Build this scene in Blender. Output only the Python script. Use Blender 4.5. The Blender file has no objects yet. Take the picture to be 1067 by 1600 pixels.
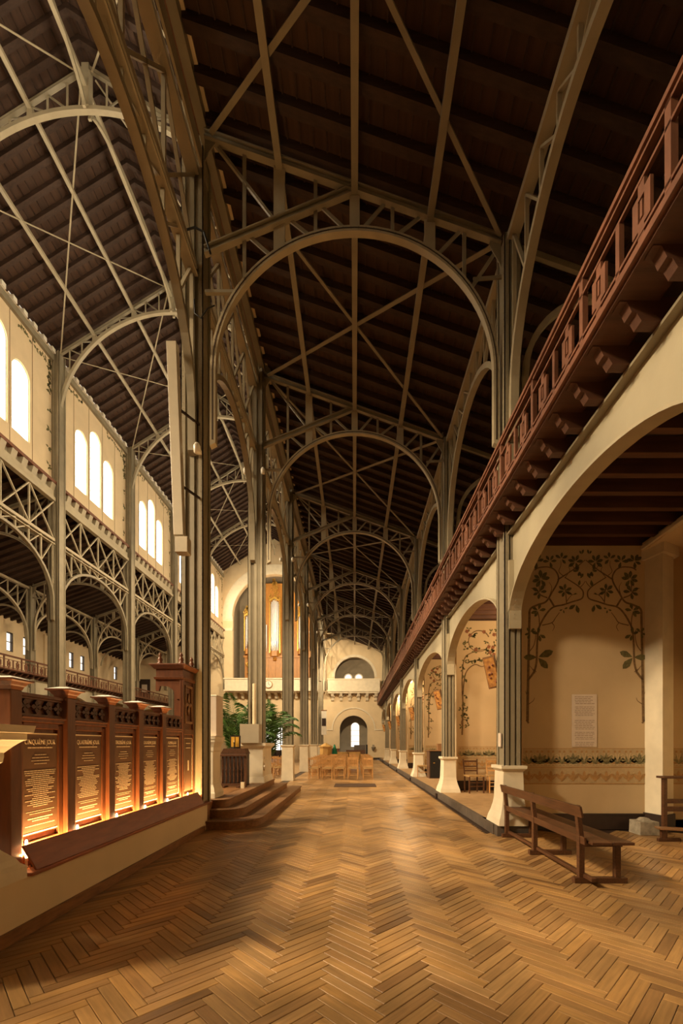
import bpy, bmesh, math, random
from mathutils import Vector, Matrix
random.seed(7)
C = bpy.context.scene.collection
PI = math.pi

# ------------------------------------------------------------------ camera, world, exposure
F = 680.0
cam_d = bpy.data.cameras.new('camera'); cam = bpy.data.objects.new('camera', cam_d); C.objects.link(cam)
cam.location = (0, 0, 1.5); cam.rotation_euler = (PI/2, 0, 0)
cam_d.sensor_fit = 'HORIZONTAL'; cam_d.sensor_width = 36; cam_d.lens = F/1067*36
cam_d.shift_x = -(554-533.5)/1067; cam_d.shift_y = (1162-800)/1067
cam_d.clip_start = .05; cam_d.clip_end = 300
S = bpy.context.scene
S.camera = cam
S.view_settings.view_transform = 'Standard'; S.view_settings.look = 'None'
S.view_settings.gamma = 1; S.view_settings.use_curve_mapping = False
S.view_settings.exposure = 0.0
try:
    S.cycles.use_denoising = True
    S.cycles.max_bounces = 8; S.cycles.diffuse_bounces = 5; S.cycles.glossy_bounces = 3
    S.cycles.sample_clamp_indirect = 6.0
    S.cycles.use_adaptive_sampling = True; S.cycles.adaptive_threshold = .02
except Exception: pass
W = bpy.data.worlds.new('world'); S.world = W; W.use_nodes = True
W.node_tree.nodes['Background'].inputs[0].default_value = (1, .93, .82, 1)
W.node_tree.nodes['Background'].inputs[1].default_value = 1.0
PANE_EMIT = 11.0
WARM = (1.0, .70, .38)

def lamp(kind, name, loc, energy, color=WARM, target=None, **kw):
    d = bpy.data.lights.new(name, kind); d.energy = energy; d.color = color
    for k, v in kw.items(): setattr(d, k, v)
    o = bpy.data.objects.new(name, d); C.objects.link(o); o.location = loc
    if target is not None:
        o.rotation_euler = (Vector(target)-Vector(loc)).to_track_quat('-Z', 'Y').to_euler()
    return o

# ------------------------------------------------------------------ layout (metres; camera at x=0, y=0, looking along +y)
YC = [2.68, 7.35, 12.12, 17.8, 23.5, 29.2, 34.9]
YE, YB = 40.6, -7.0
XA, XB = -2.72, 2.6              # rows of columns either side of the aisle
XM = -7.45                       # middle of the nave
def mir(x): return 2*XM - x
XOUT = 5.85

# ------------------------------------------------------------------ materials
def mat(name, col, rough=.6, metal=0., var=.12, scale=6., bump=0., bscale=40., col2=None, spec=.4, stretch=None, island=0., emit=0., coords='Object'):
    m = bpy.data.materials.new(name); m.use_nodes = True
    nt = m.node_tree; N = nt.nodes; L = nt.links; b = N['Principled BSDF']
    b.inputs['Roughness'].default_value = rough; b.inputs['Metallic'].default_value = metal
    b.inputs['Specular IOR Level'].default_value = spec
    tc = N.new('ShaderNodeTexCoord'); mp = N.new('ShaderNodeMapping')
    L.new(tc.outputs[coords], mp.inputs[0])
    if stretch: mp.inputs['Scale'].default_value = stretch
    n = N.new('ShaderNodeTexNoise'); n.inputs['Scale'].default_value = scale; n.inputs['Detail'].default_value = 5
    L.new(mp.outputs[0], n.inputs['Vector'])
    c2 = col2 or tuple(c*(1-2.2*var) for c in col)
    r = N.new('ShaderNodeMix'); r.data_type = 'RGBA'
    mr = N.new('ShaderNodeMapRange'); mr.inputs[1].default_value = .3; mr.inputs[2].default_value = .7
    L.new(n.outputs['Fac'], mr.inputs[0]); L.new(mr.outputs[0], r.inputs[0])
    r.inputs[6].default_value = (*c2, 1); r.inputs[7].default_value = (*col, 1)
    out = r.outputs[2]
    if island:
        g = N.new('ShaderNodeNewGeometry'); oi = N.new('ShaderNodeObjectInfo')
        ad = N.new('ShaderNodeMath'); ad.operation = 'ADD'; fr = N.new('ShaderNodeMath'); fr.operation = 'FRACT'
        L.new(g.outputs['Random Per Island'], ad.inputs[0]); L.new(oi.outputs['Random'], ad.inputs[1]); L.new(ad.outputs[0], fr.inputs[0])
        mm = N.new('ShaderNodeMapRange'); mm.inputs[3].default_value = 1-island; mm.inputs[4].default_value = 1+island
        L.new(fr.outputs[0], mm.inputs[0])
        vm = N.new('ShaderNodeVectorMath'); vm.operation = 'SCALE'; L.new(out, vm.inputs[0]); L.new(mm.outputs[0], vm.inputs['Scale'])
        out = vm.outputs[0]
    L.new(out, b.inputs['Base Color'])
    if bump:
        n2 = N.new('ShaderNodeTexNoise'); n2.inputs['Scale'].default_value = bscale; n2.inputs['Detail'].default_value = 4
        L.new(mp.outputs[0], n2.inputs['Vector'])
        bp = N.new('ShaderNodeBump'); bp.inputs['Strength'].default_value = bump; bp.inputs['Distance'].default_value = .01
        L.new(n2.outputs['Fac'], bp.inputs['Height']); L.new(bp.outputs[0], b.inputs['Normal'])
    if emit:
        b.inputs['Emission Color'].default_value = (*col, 1); b.inputs['Emission Strength'].default_value = emit
    return m

M = {}
M['steel'] = mat('painted_iron', (.285, .24, .16), .42, 0, .10, 3, .15, 60)
M['steel_light'] = mat('painted_iron_pale', (.41, .345, .23), .45, 0, .08, 3, .1, 60)
M['cream'] = mat('cream_plaster', (.74, .58, .36), .8, 0, .05, 1.5, .12, 30)
M['stone'] = mat('pale_stone', (.78, .68, .50), .6, 0, .06, 4, .1, 50)
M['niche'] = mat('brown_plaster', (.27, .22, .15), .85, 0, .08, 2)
M['roofwood'] = mat('roof_boards', (.075, .034, .016), .75, 0, .2, 1.2, .3, 30, stretch=(9, .5, 9))
M['rafter'] = mat('rafter_wood', (.060, .030, .017), .75, 0, .2, 3, .2, 30, stretch=(.4, 6, 6))
M['redwood'] = mat('red_brown_wood', (.20, .078, .040), .5, 0, .18, 3, .15, 40, stretch=(3, 3, 1))
M['joist'] = mat('joist_wood', (.115, .045, .022), .6, 0, .18, 3, .2, 40, stretch=(.5, 5, 5))
M['carved'] = mat('polished_mahogany', (.155, .050, .017), .38, 0, .16, 4, .08, 40, stretch=(6, 6, 1))
M['carved_dark'] = mat('shadowed_mahogany', (.085, .028, .011), .5, 0, .16, 4)  # mahogany with shade put into its colour, for the carved crosses
M['board'] = mat('ledge_board', (.30, .085, .027), .4, 0, .14, 4, .08, 40, stretch=(6, 1, 6))
M['oak'] = mat('worn_oak', (.30, .15, .062), .5, 0, .2, 5, .2, 50, stretch=(8, 1, 8))
M['bench'] = mat('dark_bench_wood', (.125, .052, .022), .42, 0, .22, 5, .2, 50, stretch=(8, .8, 8))
M['chair'] = mat('honey_chair_wood', (.62, .33, .115), .5, 0, .15, 8, island=.15)
M['straw'] = mat('woven_straw', (.50, .30, .11), .8, 0, .2, 30, .5, 120)
M['dark'] = mat('dark_paint', (.045, .026, .018), .5, 0, .15, 4)
M['black'] = mat('black_rubber', (.012, .011, .010), .5)
M['stepwood'] = mat('step_wood', (.30, .135, .045), .42, 0, .2, 5, .15, 40, stretch=(4, 1, 6))
M['white'] = mat('white_enamel', (.80, .74, .62), .4, 0, .03, 4)
M['grey'] = mat('grey_step_paint', (.11, .085, .065), .6, 0, .15, 6)
M['screed'] = mat('chapel_floor', (.40, .25, .12), .6, 0, .12, 5, .1, 30)
M['arcade'] = mat('arcade_iron_paint', (.40, .345, .235), .5, 0, .10, 1.2, .1, 40)
M['enamel'] = mat('cream_enamel', (.44, .375, .27), .4, 0, .04, 4)
M['friezeleaf'] = mat('pale_olive_paint', (.30, .255, .12), .85, 0, .15, 30)
M['leafpaint'] = mat('green_leaf_paint', (.17, .145, .052), .85, 0, .22, 30)
M['stempaint'] = mat('brown_stem_paint', (.24, .145, .062), .85, 0, .2, 20)
M['rosepaint'] = mat('rust_flower_paint', (.33, .13, .06), .85, 0, .2, 20)
M['friezebg'] = mat('frieze_ground_paint', (.50, .36, .19), .85, 0, .06, 20)
M['ochre'] = mat('ochre_paint', (.48, .27, .10), .85, 0, .12, 20)
M['paleline'] = mat('pale_line_paint', (.66, .52, .30), .85, 0, .05, 20)
M['wallpaint'] = mat('chapel_wall_paint', (.60, .44, .25), .8, 0, .06, 1.3, .06, 30)
M['paper'] = mat('paper', (.70, .58, .46), .8, 0, .03, 10)
M['ink'] = mat('faded_ink', (.34, .24, .17), .8, 0, .1, 30)
M['banner'] = mat('brown_banner', (.155, .075, .034), .55, 0, .06, 4)
M['bannertext'] = mat('banner_lettering', (.85, .68, .45), .6, 0, .02, 4)
M['organwood'] = mat('organ_oak', (.50, .22, .045), .42, 0, .15, 3, stretch=(6, 6, 1))
M['gilt'] = mat('gilt_carving', (.80, .48, .10), .35, .6, .15, 12)
M['tin'] = mat('organ_tin', (.72, .70, .70), .42, .7, .05, 6)
M['palm'] = mat('palm_leaf', (.075, .16, .028), .5, 0, .25, 6, island=.25)
M['terracotta'] = mat('terracotta', (.35, .14, .07), .7)
M['greencloth'] = mat('green_cloth', (.02, .26, .13), .7, 0, .2, 12)
M['candle'] = mat('candle_wax', (.82, .68, .44), .5, 0, .04, 6)
M['palewood'] = mat('pale_wood', (.62, .36, .11), .5, 0, .12, 5)
M['iconpaint'] = mat('icon_paint', (.62, .30, .07), .5, 0, .3, 14, col2=(.25, .09, .03))
M['amber'] = mat('amber_glass', (.75, .42, .06), .3, 0, .1, 10)
M['rough_stone'] = mat('rough_stone', (.40, .34, .25), .9, 0, .2, 12, .15, 30)

def emis(name, col, s):
    m = bpy.data.materials.new(name); m.use_nodes = True; N = m.node_tree.nodes
    N.clear(); e = N.new('ShaderNodeEmission'); o = N.new('ShaderNodeOutputMaterial')
    e.inputs[0].default_value = (*col, 1); e.inputs[1].default_value = s
    m.node_tree.links.new(e.outputs[0], o.inputs[0]); return m
M['pane'] = emis('daylit_glass', (1, .86, .62), PANE_EMIT)
M['pane_low'] = emis('daylit_glass_soft', (1, .90, .74), 2.2)
M['bulb'] = emis('warm_bulb', (1, .72, .34), 14)

def floor_mat():
    m = bpy.data.materials.new('oak_block_floor'); m.use_nodes = True
    nt = m.node_tree; N = nt.nodes; L = nt.links; b = N['Principled BSDF']
    g = N.new('ShaderNodeNewGeometry'); oi = N.new('ShaderNodeObjectInfo')
    ad = N.new('ShaderNodeMath'); ad.operation = 'ADD'; fr = N.new('ShaderNodeMath'); fr.operation = 'FRACT'
    L.new(g.outputs['Random Per Island'], ad.inputs[0]); L.new(oi.outputs['Random'], ad.inputs[1]); L.new(ad.outputs[0], fr.inputs[0])
    ramp = N.new('ShaderNodeValToRGB'); L.new(fr.outputs[0], ramp.inputs[0])
    e = ramp.color_ramp.elements
    e[0].color = (.19, .10, .040, 1); e[1].color = (.44, .26, .108, 1)
    for p, c in ((.12, (.29, .158, .062)), (.3, (.38, .212, .084)), (.55, (.34, .198, .08)), (.8, (.46, .255, .09))):
        x = e.new(p); x.color = (*c, 1)
    # grain along the block
    uv = N.new('ShaderNodeTexCoord'); mp = N.new('ShaderNodeMapping'); mp.inputs['Scale'].default_value = (2.2, 34, 1)
    L.new(uv.outputs['UV'], mp.inputs[0])
    cb = N.new('ShaderNodeCombineXYZ'); sc = N.new('ShaderNodeMath'); sc.operation = 'MULTIPLY'; sc.inputs[1].default_value = 37
    L.new(fr.outputs[0], sc.inputs[0]); L.new(sc.outputs[0], cb.inputs[0]); L.new(sc.outputs[0], cb.inputs[2]); L.new(cb.outputs[0], mp.inputs['Location'])
    n = N.new('ShaderNodeTexNoise'); n.inputs['Scale'].default_value = 1.6; n.inputs['Detail'].default_value = 6; L.new(mp.outputs[0], n.inputs['Vector'])
    mr = N.new('ShaderNodeMapRange'); mr.inputs[1].default_value = .3; mr.inputs[2].default_value = .7; mr.inputs[3].default_value = .80; mr.inputs[4].default_value = 1.15
    L.new(n.outputs['Fac'], mr.inputs[0])
    # wear over the whole floor
    n2 = N.new('ShaderNodeTexNoise'); n2.inputs['Scale'].default_value = .9; n2.inputs['Detail'].default_value = 5; L.new(g.outputs['Position'], n2.inputs['Vector'])
    mr2 = N.new('ShaderNodeMapRange'); mr2.inputs[1].default_value = .35; mr2.inputs[2].default_value = .65; mr2.inputs[3].default_value = .66; mr2.inputs[4].default_value = 1.2
    L.new(n2.outputs['Fac'], mr2.inputs[0])
    mu = N.new('ShaderNodeMath'); mu.operation = 'MULTIPLY'; L.new(mr.outputs[0], mu.inputs[0]); L.new(mr2.outputs[0], mu.inputs[1])
    vm = N.new('ShaderNodeVectorMath'); vm.operation = 'SCALE'; L.new(ramp.outputs[0], vm.inputs[0]); L.new(mu.outputs[0], vm.inputs['Scale'])
    L.new(vm.outputs[0], b.inputs['Base Color'])
    mr3 = N.new('ShaderNodeMapRange'); mr3.inputs[3].default_value = .42; mr3.inputs[4].default_value = .27; L.new(n2.outputs['Fac'], mr3.inputs[0])
    L.new(mr3.outputs[0], b.inputs['Roughness']); b.inputs['Specular IOR Level'].default_value = .35
    bp = N.new('ShaderNodeBump'); bp.inputs['Strength'].default_value = .25; bp.inputs['Distance'].default_value = .004
    L.new(n.outputs['Fac'], bp.inputs['Height']); L.new(bp.outputs[0], b.inputs['Normal'])
    return m
M['floor'] = floor_mat()

# ------------------------------------------------------------------ mesh helpers
def XZ(u, v, w): return (u, w, v)
def YZ(u, v, w): return (w, u, v)
def XY(u, v, w): return (u, v, w)

class MB:
    def __init__(s): s.v = []; s.f = []; s.uv = None
    def add(s, vs, fs):
        k = len(s.v); s.v += [tuple(p) for p in vs]; s.f += [tuple(i+k for i in f) for f in fs]; return s
    def box(s, x0, x1, y0, y1, z0, z1):
        return s.add([(x0,y0,z0),(x1,y0,z0),(x1,y1,z0),(x0,y1,z0),(x0,y0,z1),(x1,y0,z1),(x1,y1,z1),(x0,y1,z1)],
                     [(0,3,2,1),(4,5,6,7),(0,1,5,4),(1,2,6,5),(2,3,7,6),(3,0,4,7)])
    def frust(s, x0, x1, y0, y1, z0, z1, d0=0, d1=0):   # box grown by d0 at its bottom and d1 at its top
        a, b = d0, d1
        return s.add([(x0-a,y0-a,z0),(x1+a,y0-a,z0),(x1+a,y1+a,z0),(x0-a,y1+a,z0),(x0-b,y0-b,z1),(x1+b,y0-b,z1),(x1+b,y1+b,z1),(x0-b,y1+b,z1)],
                     [(0,3,2,1),(4,5,6,7),(0,1,5,4),(1,2,6,5),(2,3,7,6),(3,0,4,7)])
    def bar(s, p, q, w, d, up=(0, 1, 0)):               # w measured across, d measured along up
        p = Vector(p); q = Vector(q); t = (q-p).normalized(); up = Vector(up)
        if abs(t.dot(up)) > .98: up = Vector((1, 0, 0))
        a = t.cross(up).normalized(); b = a.cross(t).normalized(); a *= w/2; b *= d/2
        vs = [p-a-b, p+a-b, p+a+b, p-a+b, q-a-b, q+a-b, q+a+b, q-a+b]
        return s.add(vs, [(0,3,2,1),(4,5,6,7),(0,1,5,4),(1,2,6,5),(2,3,7,6),(3,0,4,7)])
    def prism(s, pts, w0, w1, m=XZ):
        n = len(pts)
        vs = [m(u, v, w0) for u, v in pts] + [m(u, v, w1) for u, v in pts]
        return s.add(vs, [tuple(range(n)), tuple(range(2*n-1, n-1, -1))] + [(i, (i+1) % n, n+(i+1) % n, n+i) for i in range(n)])
    def band(s, inner, outer, w0, w1, m=XZ):            # strip between two polylines, extruded
        n = len(inner); vs = []
        for (a, b) in zip(inner, outer): vs += [m(*a, w0), m(*b, w0), m(*b, w1), m(*a, w1)]
        fs = []
        for i in range(n-1):
            k = 4*i
            for j in range(4): fs.append((k+j, k+(j+1) % 4, k+4+(j+1) % 4, k+4+j))
        fs += [(0,1,2,3), (4*n-4, 4*n-3, 4*n-2, 4*n-1)]
        return s.add(vs, fs)
    def lathe(s, c, prof, n=12):
        vs = []; fs = []
        for r, z in prof:
            for i in range(n): a = 2*PI*i/n; vs.append((c[0]+r*math.cos(a), c[1]+r*math.sin(a), c[2]+z))
        for j in range(len(prof)-1):
            for i in range(n): fs.append((j*n+i, j*n+(i+1) % n, (j+1)*n+(i+1) % n, (j+1)*n+i))
        fs += [tuple(range(n-1, -1, -1)), tuple((len(prof)-1)*n+i for i in range(n))]
        return s.add(vs, fs)
    def tube(s, pts, r, n=6):
        vs = []; fs = []; pts = [Vector(p) for p in pts]
        for i, p in enumerate(pts):
            t = (pts[min(i+1, len(pts)-1)]-pts[max(i-1, 0)]).normalized()
            up = Vector((0, 0, 1)) if abs(t.z) < .9 else Vector((1, 0, 0))
            a = t.cross(up).normalized(); b = a.cross(t)
            rr = r[i] if isinstance(r, (list, tuple)) else r
            for k in range(n): g = 2*PI*k/n; vs.append(p+a*rr*math.cos(g)+b*rr*math.sin(g))
        for i in range(len(pts)-1):
            for k in range(n): fs.append((i*n+k, i*n+(k+1) % n, (i+1)*n+(k+1) % n, (i+1)*n+k))
        fs += [tuple(range(n-1, -1, -1)), tuple((len(pts)-1)*n+k for k in range(n))]
        return s.add(vs, fs)
    def ball(s, c, r, n=8, m=6):
        return s.lathe(c, [(max(1e-4, r*math.sin(PI*j/m)), -r*math.cos(PI*j/m)) for j in range(m+1)], n)
    def wallarches(s, m, u0, u1, v0, v1, ops, w0, w1, n=14):   # wall pierced by round-headed openings (uc, half width, sill, spring)
        cur = u0
        for uc, hw, sill, spring in sorted(ops):
            if uc-hw > cur+1e-4: s.prism([(cur,v0),(uc-hw,v0),(uc-hw,v1),(cur,v1)], w0, w1, m)
            if sill > v0+1e-4: s.prism([(uc-hw,v0),(uc+hw,v0),(uc+hw,sill),(uc-hw,sill)], w0, w1, m)
            arc = [(uc-hw*math.cos(PI*i/n), spring+hw*math.sin(PI*i/n)) for i in range(n+1)]
            s.band(arc, [(a, v1) for a, _ in arc], w0, w1, m)
            cur = uc+hw
        if u1 > cur+1e-4: s.prism([(cur,v0),(u1,v0),(u1,v1),(cur,v1)], w0, w1, m)
        return s
    def build(s, name, material, parent=None, bevel=0, smooth=False, **props):
        off = Vector((0, 0, 0)); q = parent
        while q is not None: off += q.location; q = q.parent
        me = bpy.data.meshes.new(name)
        me.from_pydata([tuple(Vector(p)-off) for p in s.v], [], s.f)
        bm = bmesh.new(); bm.from_mesh(me); bmesh.ops.recalc_face_normals(bm, faces=bm.faces)
        bm.to_mesh(me); bm.free()
        if smooth: me.shade_smooth()
        me.materials.append(M[material] if isinstance(material, str) else material)
        o = bpy.data.objects.new(name, me); C.objects.link(o); o.parent = parent
        if bevel:
            md = o.modifiers.new('edge', 'BEVEL'); md.width = bevel; md.segments = 2; md.limit_method = 'ANGLE'
        for k, v in props.items(): o[k] = v
        return o

def arc(cu, cv, ru, rv, a0, a1, n=24):
    return [(cu+ru*math.cos(a0+(a1-a0)*i/n), cv+rv*math.sin(a0+(a1-a0)*i/n)) for i in range(n+1)]

def thing(name, label, cat, loc=(0, 0, 0), group=None, rz=0):
    o = bpy.data.objects.new(name, None); C.objects.link(o); o.location = loc; o.rotation_euler = (0, 0, rz)
    o.empty_display_size = .2
    o['label'] = label; o['category'] = cat
    if group: o['group'] = group
    return o
def setting(name, loc=(0, 0, 0), label=None):
    o = bpy.data.objects.new(name, None); C.objects.link(o); o.location = loc; o['kind'] = 'structure'
    if label: o['label'] = label
    return o
def tag(o, label, cat, group=None):
    o['label'] = label; o['category'] = cat
    if group: o['group'] = group
    return o
def copy_tree(src, parent=None):
    c = src.copy(); C.objects.link(c); c.parent = parent
    for ch in list(src.children): copy_tree(ch, c)
    return c
def dup(src, loc, label, group=None, rz=None):
    c = copy_tree(src); c.location = loc; c['label'] = label
    if rz is not None: c.rotation_euler = (0, 0, rz)
    if group: c['group'] = group
    return c
ORD = ['nearest', 'second', 'third', 'fourth', 'fifth', 'sixth', 'seventh', 'eighth', 'ninth', 'tenth']

# ------------------------------------------------------------------ FLOOR: herringbone oak blocks
def make_floor():
    root = MB().box(-2.9, XOUT+.3, YB, YE, -.06, -.012).build('floor', 'dark', kind='structure', label='herringbone oak block floor of the side aisle')
    n, w = 6, .08; L = n*w; s2 = math.sqrt(.5)
    me = bpy.data.meshes.new('block')
    def block_geo(shr=.0019, bev=.0035, h=.012):
        a, b = L/2-shr, w/2-shr
        top = [(-a+bev,-b+bev,0),(a-bev,-b+bev,0),(a-bev,b-bev,0),(-a+bev,b-bev,0)]
        rim = [(-a,-b,-bev*.8),(a,-b,-bev*.8),(a,b,-bev*.8),(-a,b,-bev*.8)]
        low = [(-a,-b,-h),(a,-b,-h),(a,b,-h),(-a,b,-h)]
        return top+rim+low, [(0,1,2,3)]+[(4+i,4+(i+1)%4,(i+1)%4,i) for i in range(4)]+[(8+i,8+(i+1)%4,4+(i+1)%4,4+i) for i in range(4)]
    gv, gf = block_geo()
    me.from_pydata(gv, [], gf); uvl = me.uv_layers.new(name='UVMap')
    for lp in me.loops: p = me.vertices[lp.vertex_index].co; uvl.data[lp.index].uv = (p.x, p.y)
    me.materials.append(M['floor'])
    items = []
    R = int(60/w)
    for b in range(-90, 620):
        for a in range(b-90, b+120):
            r = (a-b) % (2*n)
            if r == 0: ca, cb, k = a+n/2, b+.5, 0
            elif r == 2*n-1: ca, cb, k = a+.5, b+n/2, 1
            else: continue
            x = (ca-cb)*w*s2+.17; y = (ca+cb)*w*s2-1.0
            if y < 1.2 or y > YE-.1: continue
            if x < -2.75 or x > XOUT: continue
            if x > 2.25 and y > 7.4: continue
            if y > 7.4 and x < -2.7: continue
            items.append((x, y, k))
    def score(it):
        x, y, k = it
        px = 554+x*F/y; py = 1162+1.5*F/y
        return y if (-25 < px < 1092 and py < 1625) else 1e9
    items.sort(key=score)
    near, far = items[:300], items[300:]
    for x, y, k in near:
        o = bpy.data.objects.new('block', me); C.objects.link(o); o.parent = root
        o.location = (x, y, random.uniform(-.0012, .0006)); o.rotation_euler = (random.uniform(-.004, .004), random.uniform(-.002, .002), PI/4+(PI/2 if k else 0)+random.uniform(-.003, .003))
    V = []; Fc = []; UV = []
    for x, y, k in far:
        a = PI/4+(PI/2 if k else 0)+random.uniform(-.003, .003); c, s = math.cos(a), math.sin(a); z = random.uniform(-.0012, .0006)
        o = len(V)
        for p in gv: V.append((x+p[0]*c-p[1]*s, y+p[0]*s+p[1]*c, p[2]+z))
        for f in gf: Fc.append(tuple(i+o for i in f)); UV += [(gv[i][0], gv[i][1]) for i in f]
    m2 = bpy.data.meshes.new('blocks'); m2.from_pydata(V, [], Fc); ul = m2.uv_layers.new(name='UVMap')
    flat = [c for p in UV for c in p]; ul.data.foreach_set('uv', flat)
    m2.materials.append(M['floor']); o = bpy.data.objects.new('block_paving', m2); C.objects.link(o); o.parent = root; o['kind'] = 'stuff'
    # floor of the nave and of the far aisle
    MB().box(mir(XOUT), -2.9, 13.0, YE, -.06, 0).build('floor_nave', 'screed', kind='structure')
    MB().box(mir(XOUT), -2.9, YB, 13.0, -.06, 0).build('floor_choir', 'screed', kind='structure')
make_floor()

# ------------------------------------------------------------------ roofs
SA = .357
def za(x): return 10.89-SA*x            # top chord of the aisle truss
SN = .63
def zn(x): return 20.38-SN*abs(x-XM)    # top chord of the nave truss
def roof(name, x0, z0, x1, z1, label, step=.5, edge=None):
    r = MB().prism([(x0,z0+.16),(x1,z1+.16),(x1,z1+.22),(x0,z0+.22)], YB, YE, XZ).build(name, 'roofwood', kind='structure', label=label)
    y = YB+.3; first = None
    while y < YE-.1:
        if y > 1.0:
            if first is None:
                first = MB().prism([(x0,z0),(x1,z1),(x1,z1+.16),(x0,z0+.16)], y-.07, y+.07, XZ).build('rafter', 'rafter', r); y0 = y
            else:
                c = first.copy(); C.objects.link(c); c.location = (0, y-y0, 0)
        y += step
    # board joints: narrow cover strips running the length of the roof
    return r
roof('ceiling_aisle', -2.55, za(-2.55)+.12, XOUT, za(XOUT)+.12, 'dark boarded lean-to roof over the side aisle')
roof('ceiling_nave_left', mir(-2.6), zn(-2.6)+.12, XM, zn(XM)+.12, 'dark boarded left slope of the nave roof')
roof('ceiling_nave_right', XM, zn(XM)+.12, -2.6, zn(-2.6)+.12, 'dark boarded right slope of the nave roof')
roof('ceiling_left_aisle', mir(XOUT), za(XOUT)+.12, mir(-2.55), za(-2.55)+.12, 'dark boarded lean-to roof over the far aisle')
for sx in (-2.62, mir(-2.62)):
    w = .14
    a, b = (sx, sx+w) if sx > -3 else (sx-w, sx)
    MB().box(a, b, YB, YE, 11.80, 12.10).build('trim_%d' % (11 if sx > -3 else 12), 'steel', kind='structure', label='riveted wall plate under the lean-to roof')
# cover strips on the roof boards (relief seen as fine lines)
def strips(x0, z0, x1, z1, pn):
    mb = MB(); k = int(abs(x1-x0)/.22)
    for i in range(k):
        t = (i+.5)/k; x = x0+(x1-x0)*t; z = z0+(z1-z0)*t
        mb.box(x-.012, x+.012, YB, YE, z+.135, z+.165)
    o = mb.build('cover_strip', 'rafter', bpy.data.objects[pn]); o['kind'] = 'stuff'
strips(-2.55, za(-2.55)+.12, XOUT, za(XOUT)+.12, 'ceiling_aisle')
strips(mir(-2.6), zn(-2.6)+.12, XM, zn(XM)+.12, 'ceiling_nave_left')
strips(XM, zn(XM)+.12, -2.6, zn(-2.6)+.12, 'ceiling_nave_right')

# ------------------------------------------------------------------ outer shell
MB().box(XOUT, XOUT+.25, YB, YE, 0, za(XOUT)+.3).build('wall_right', 'cream', kind='structure')
wl = MB()
wl.box(mir(XOUT)-.25, mir(XOUT), YB, YE, 0, 7.05).box(mir(XOUT)-.25, mir(XOUT), YB, YE, 8.2, za(XOUT)+.3)
wins = [31.9, 33.2, 37.8, 26.2, 27.5, 20.5, 21.8]
cur = YB
for y in sorted(wins): wl.box(mir(XOUT)-.25, mir(XOUT), cur, y-.25, 7.05, 8.2); cur = y+.25
wl.box(mir(XOUT)-.25, mir(XOUT), cur, YE, 7.05, 8.2)
wl.build('wall_left', 'cream', kind='structure')
for i, y in enumerate(sorted(wins)):
    r = setting('window_%d' % (20+i), (mir(XOUT), y, 7.05))
    MB().box(mir(XOUT)-.2, mir(XOUT)-.17, y-.25, y+.25, 7.05, 8.2).build('pane', 'pane_low', r)
    f = MB()
    for a, b, c, d in ((y-.25,y-.21,7.05,8.2),(y+.21,y+.25,7.05,8.2),(y-.21,y+.21,7.05,7.1),(y-.21,y+.21,8.15,8.2),(y-.21,y+.21,7.62,7.65)):
        f.box(mir(XOUT)-.17, mir(XOUT)-.03, a, b, c, d)
    f.build('window_frame', 'dark', r)
MB().box(mir(XOUT)-.3, XOUT+.3, YB-.25, YB, 0, 21).build('wall_back', 'cream', kind='structure')
# end wall behind the far aisle
MB().prism([(mir(XOUT),0),(mir(-2.6),0),(mir(-2.6),za(-2.6)+.31),(mir(XOUT),za(XOUT)+.31)], YE, YE+.3, XZ).build('wall_left_aisle_end', 'cream', kind='structure')

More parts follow.
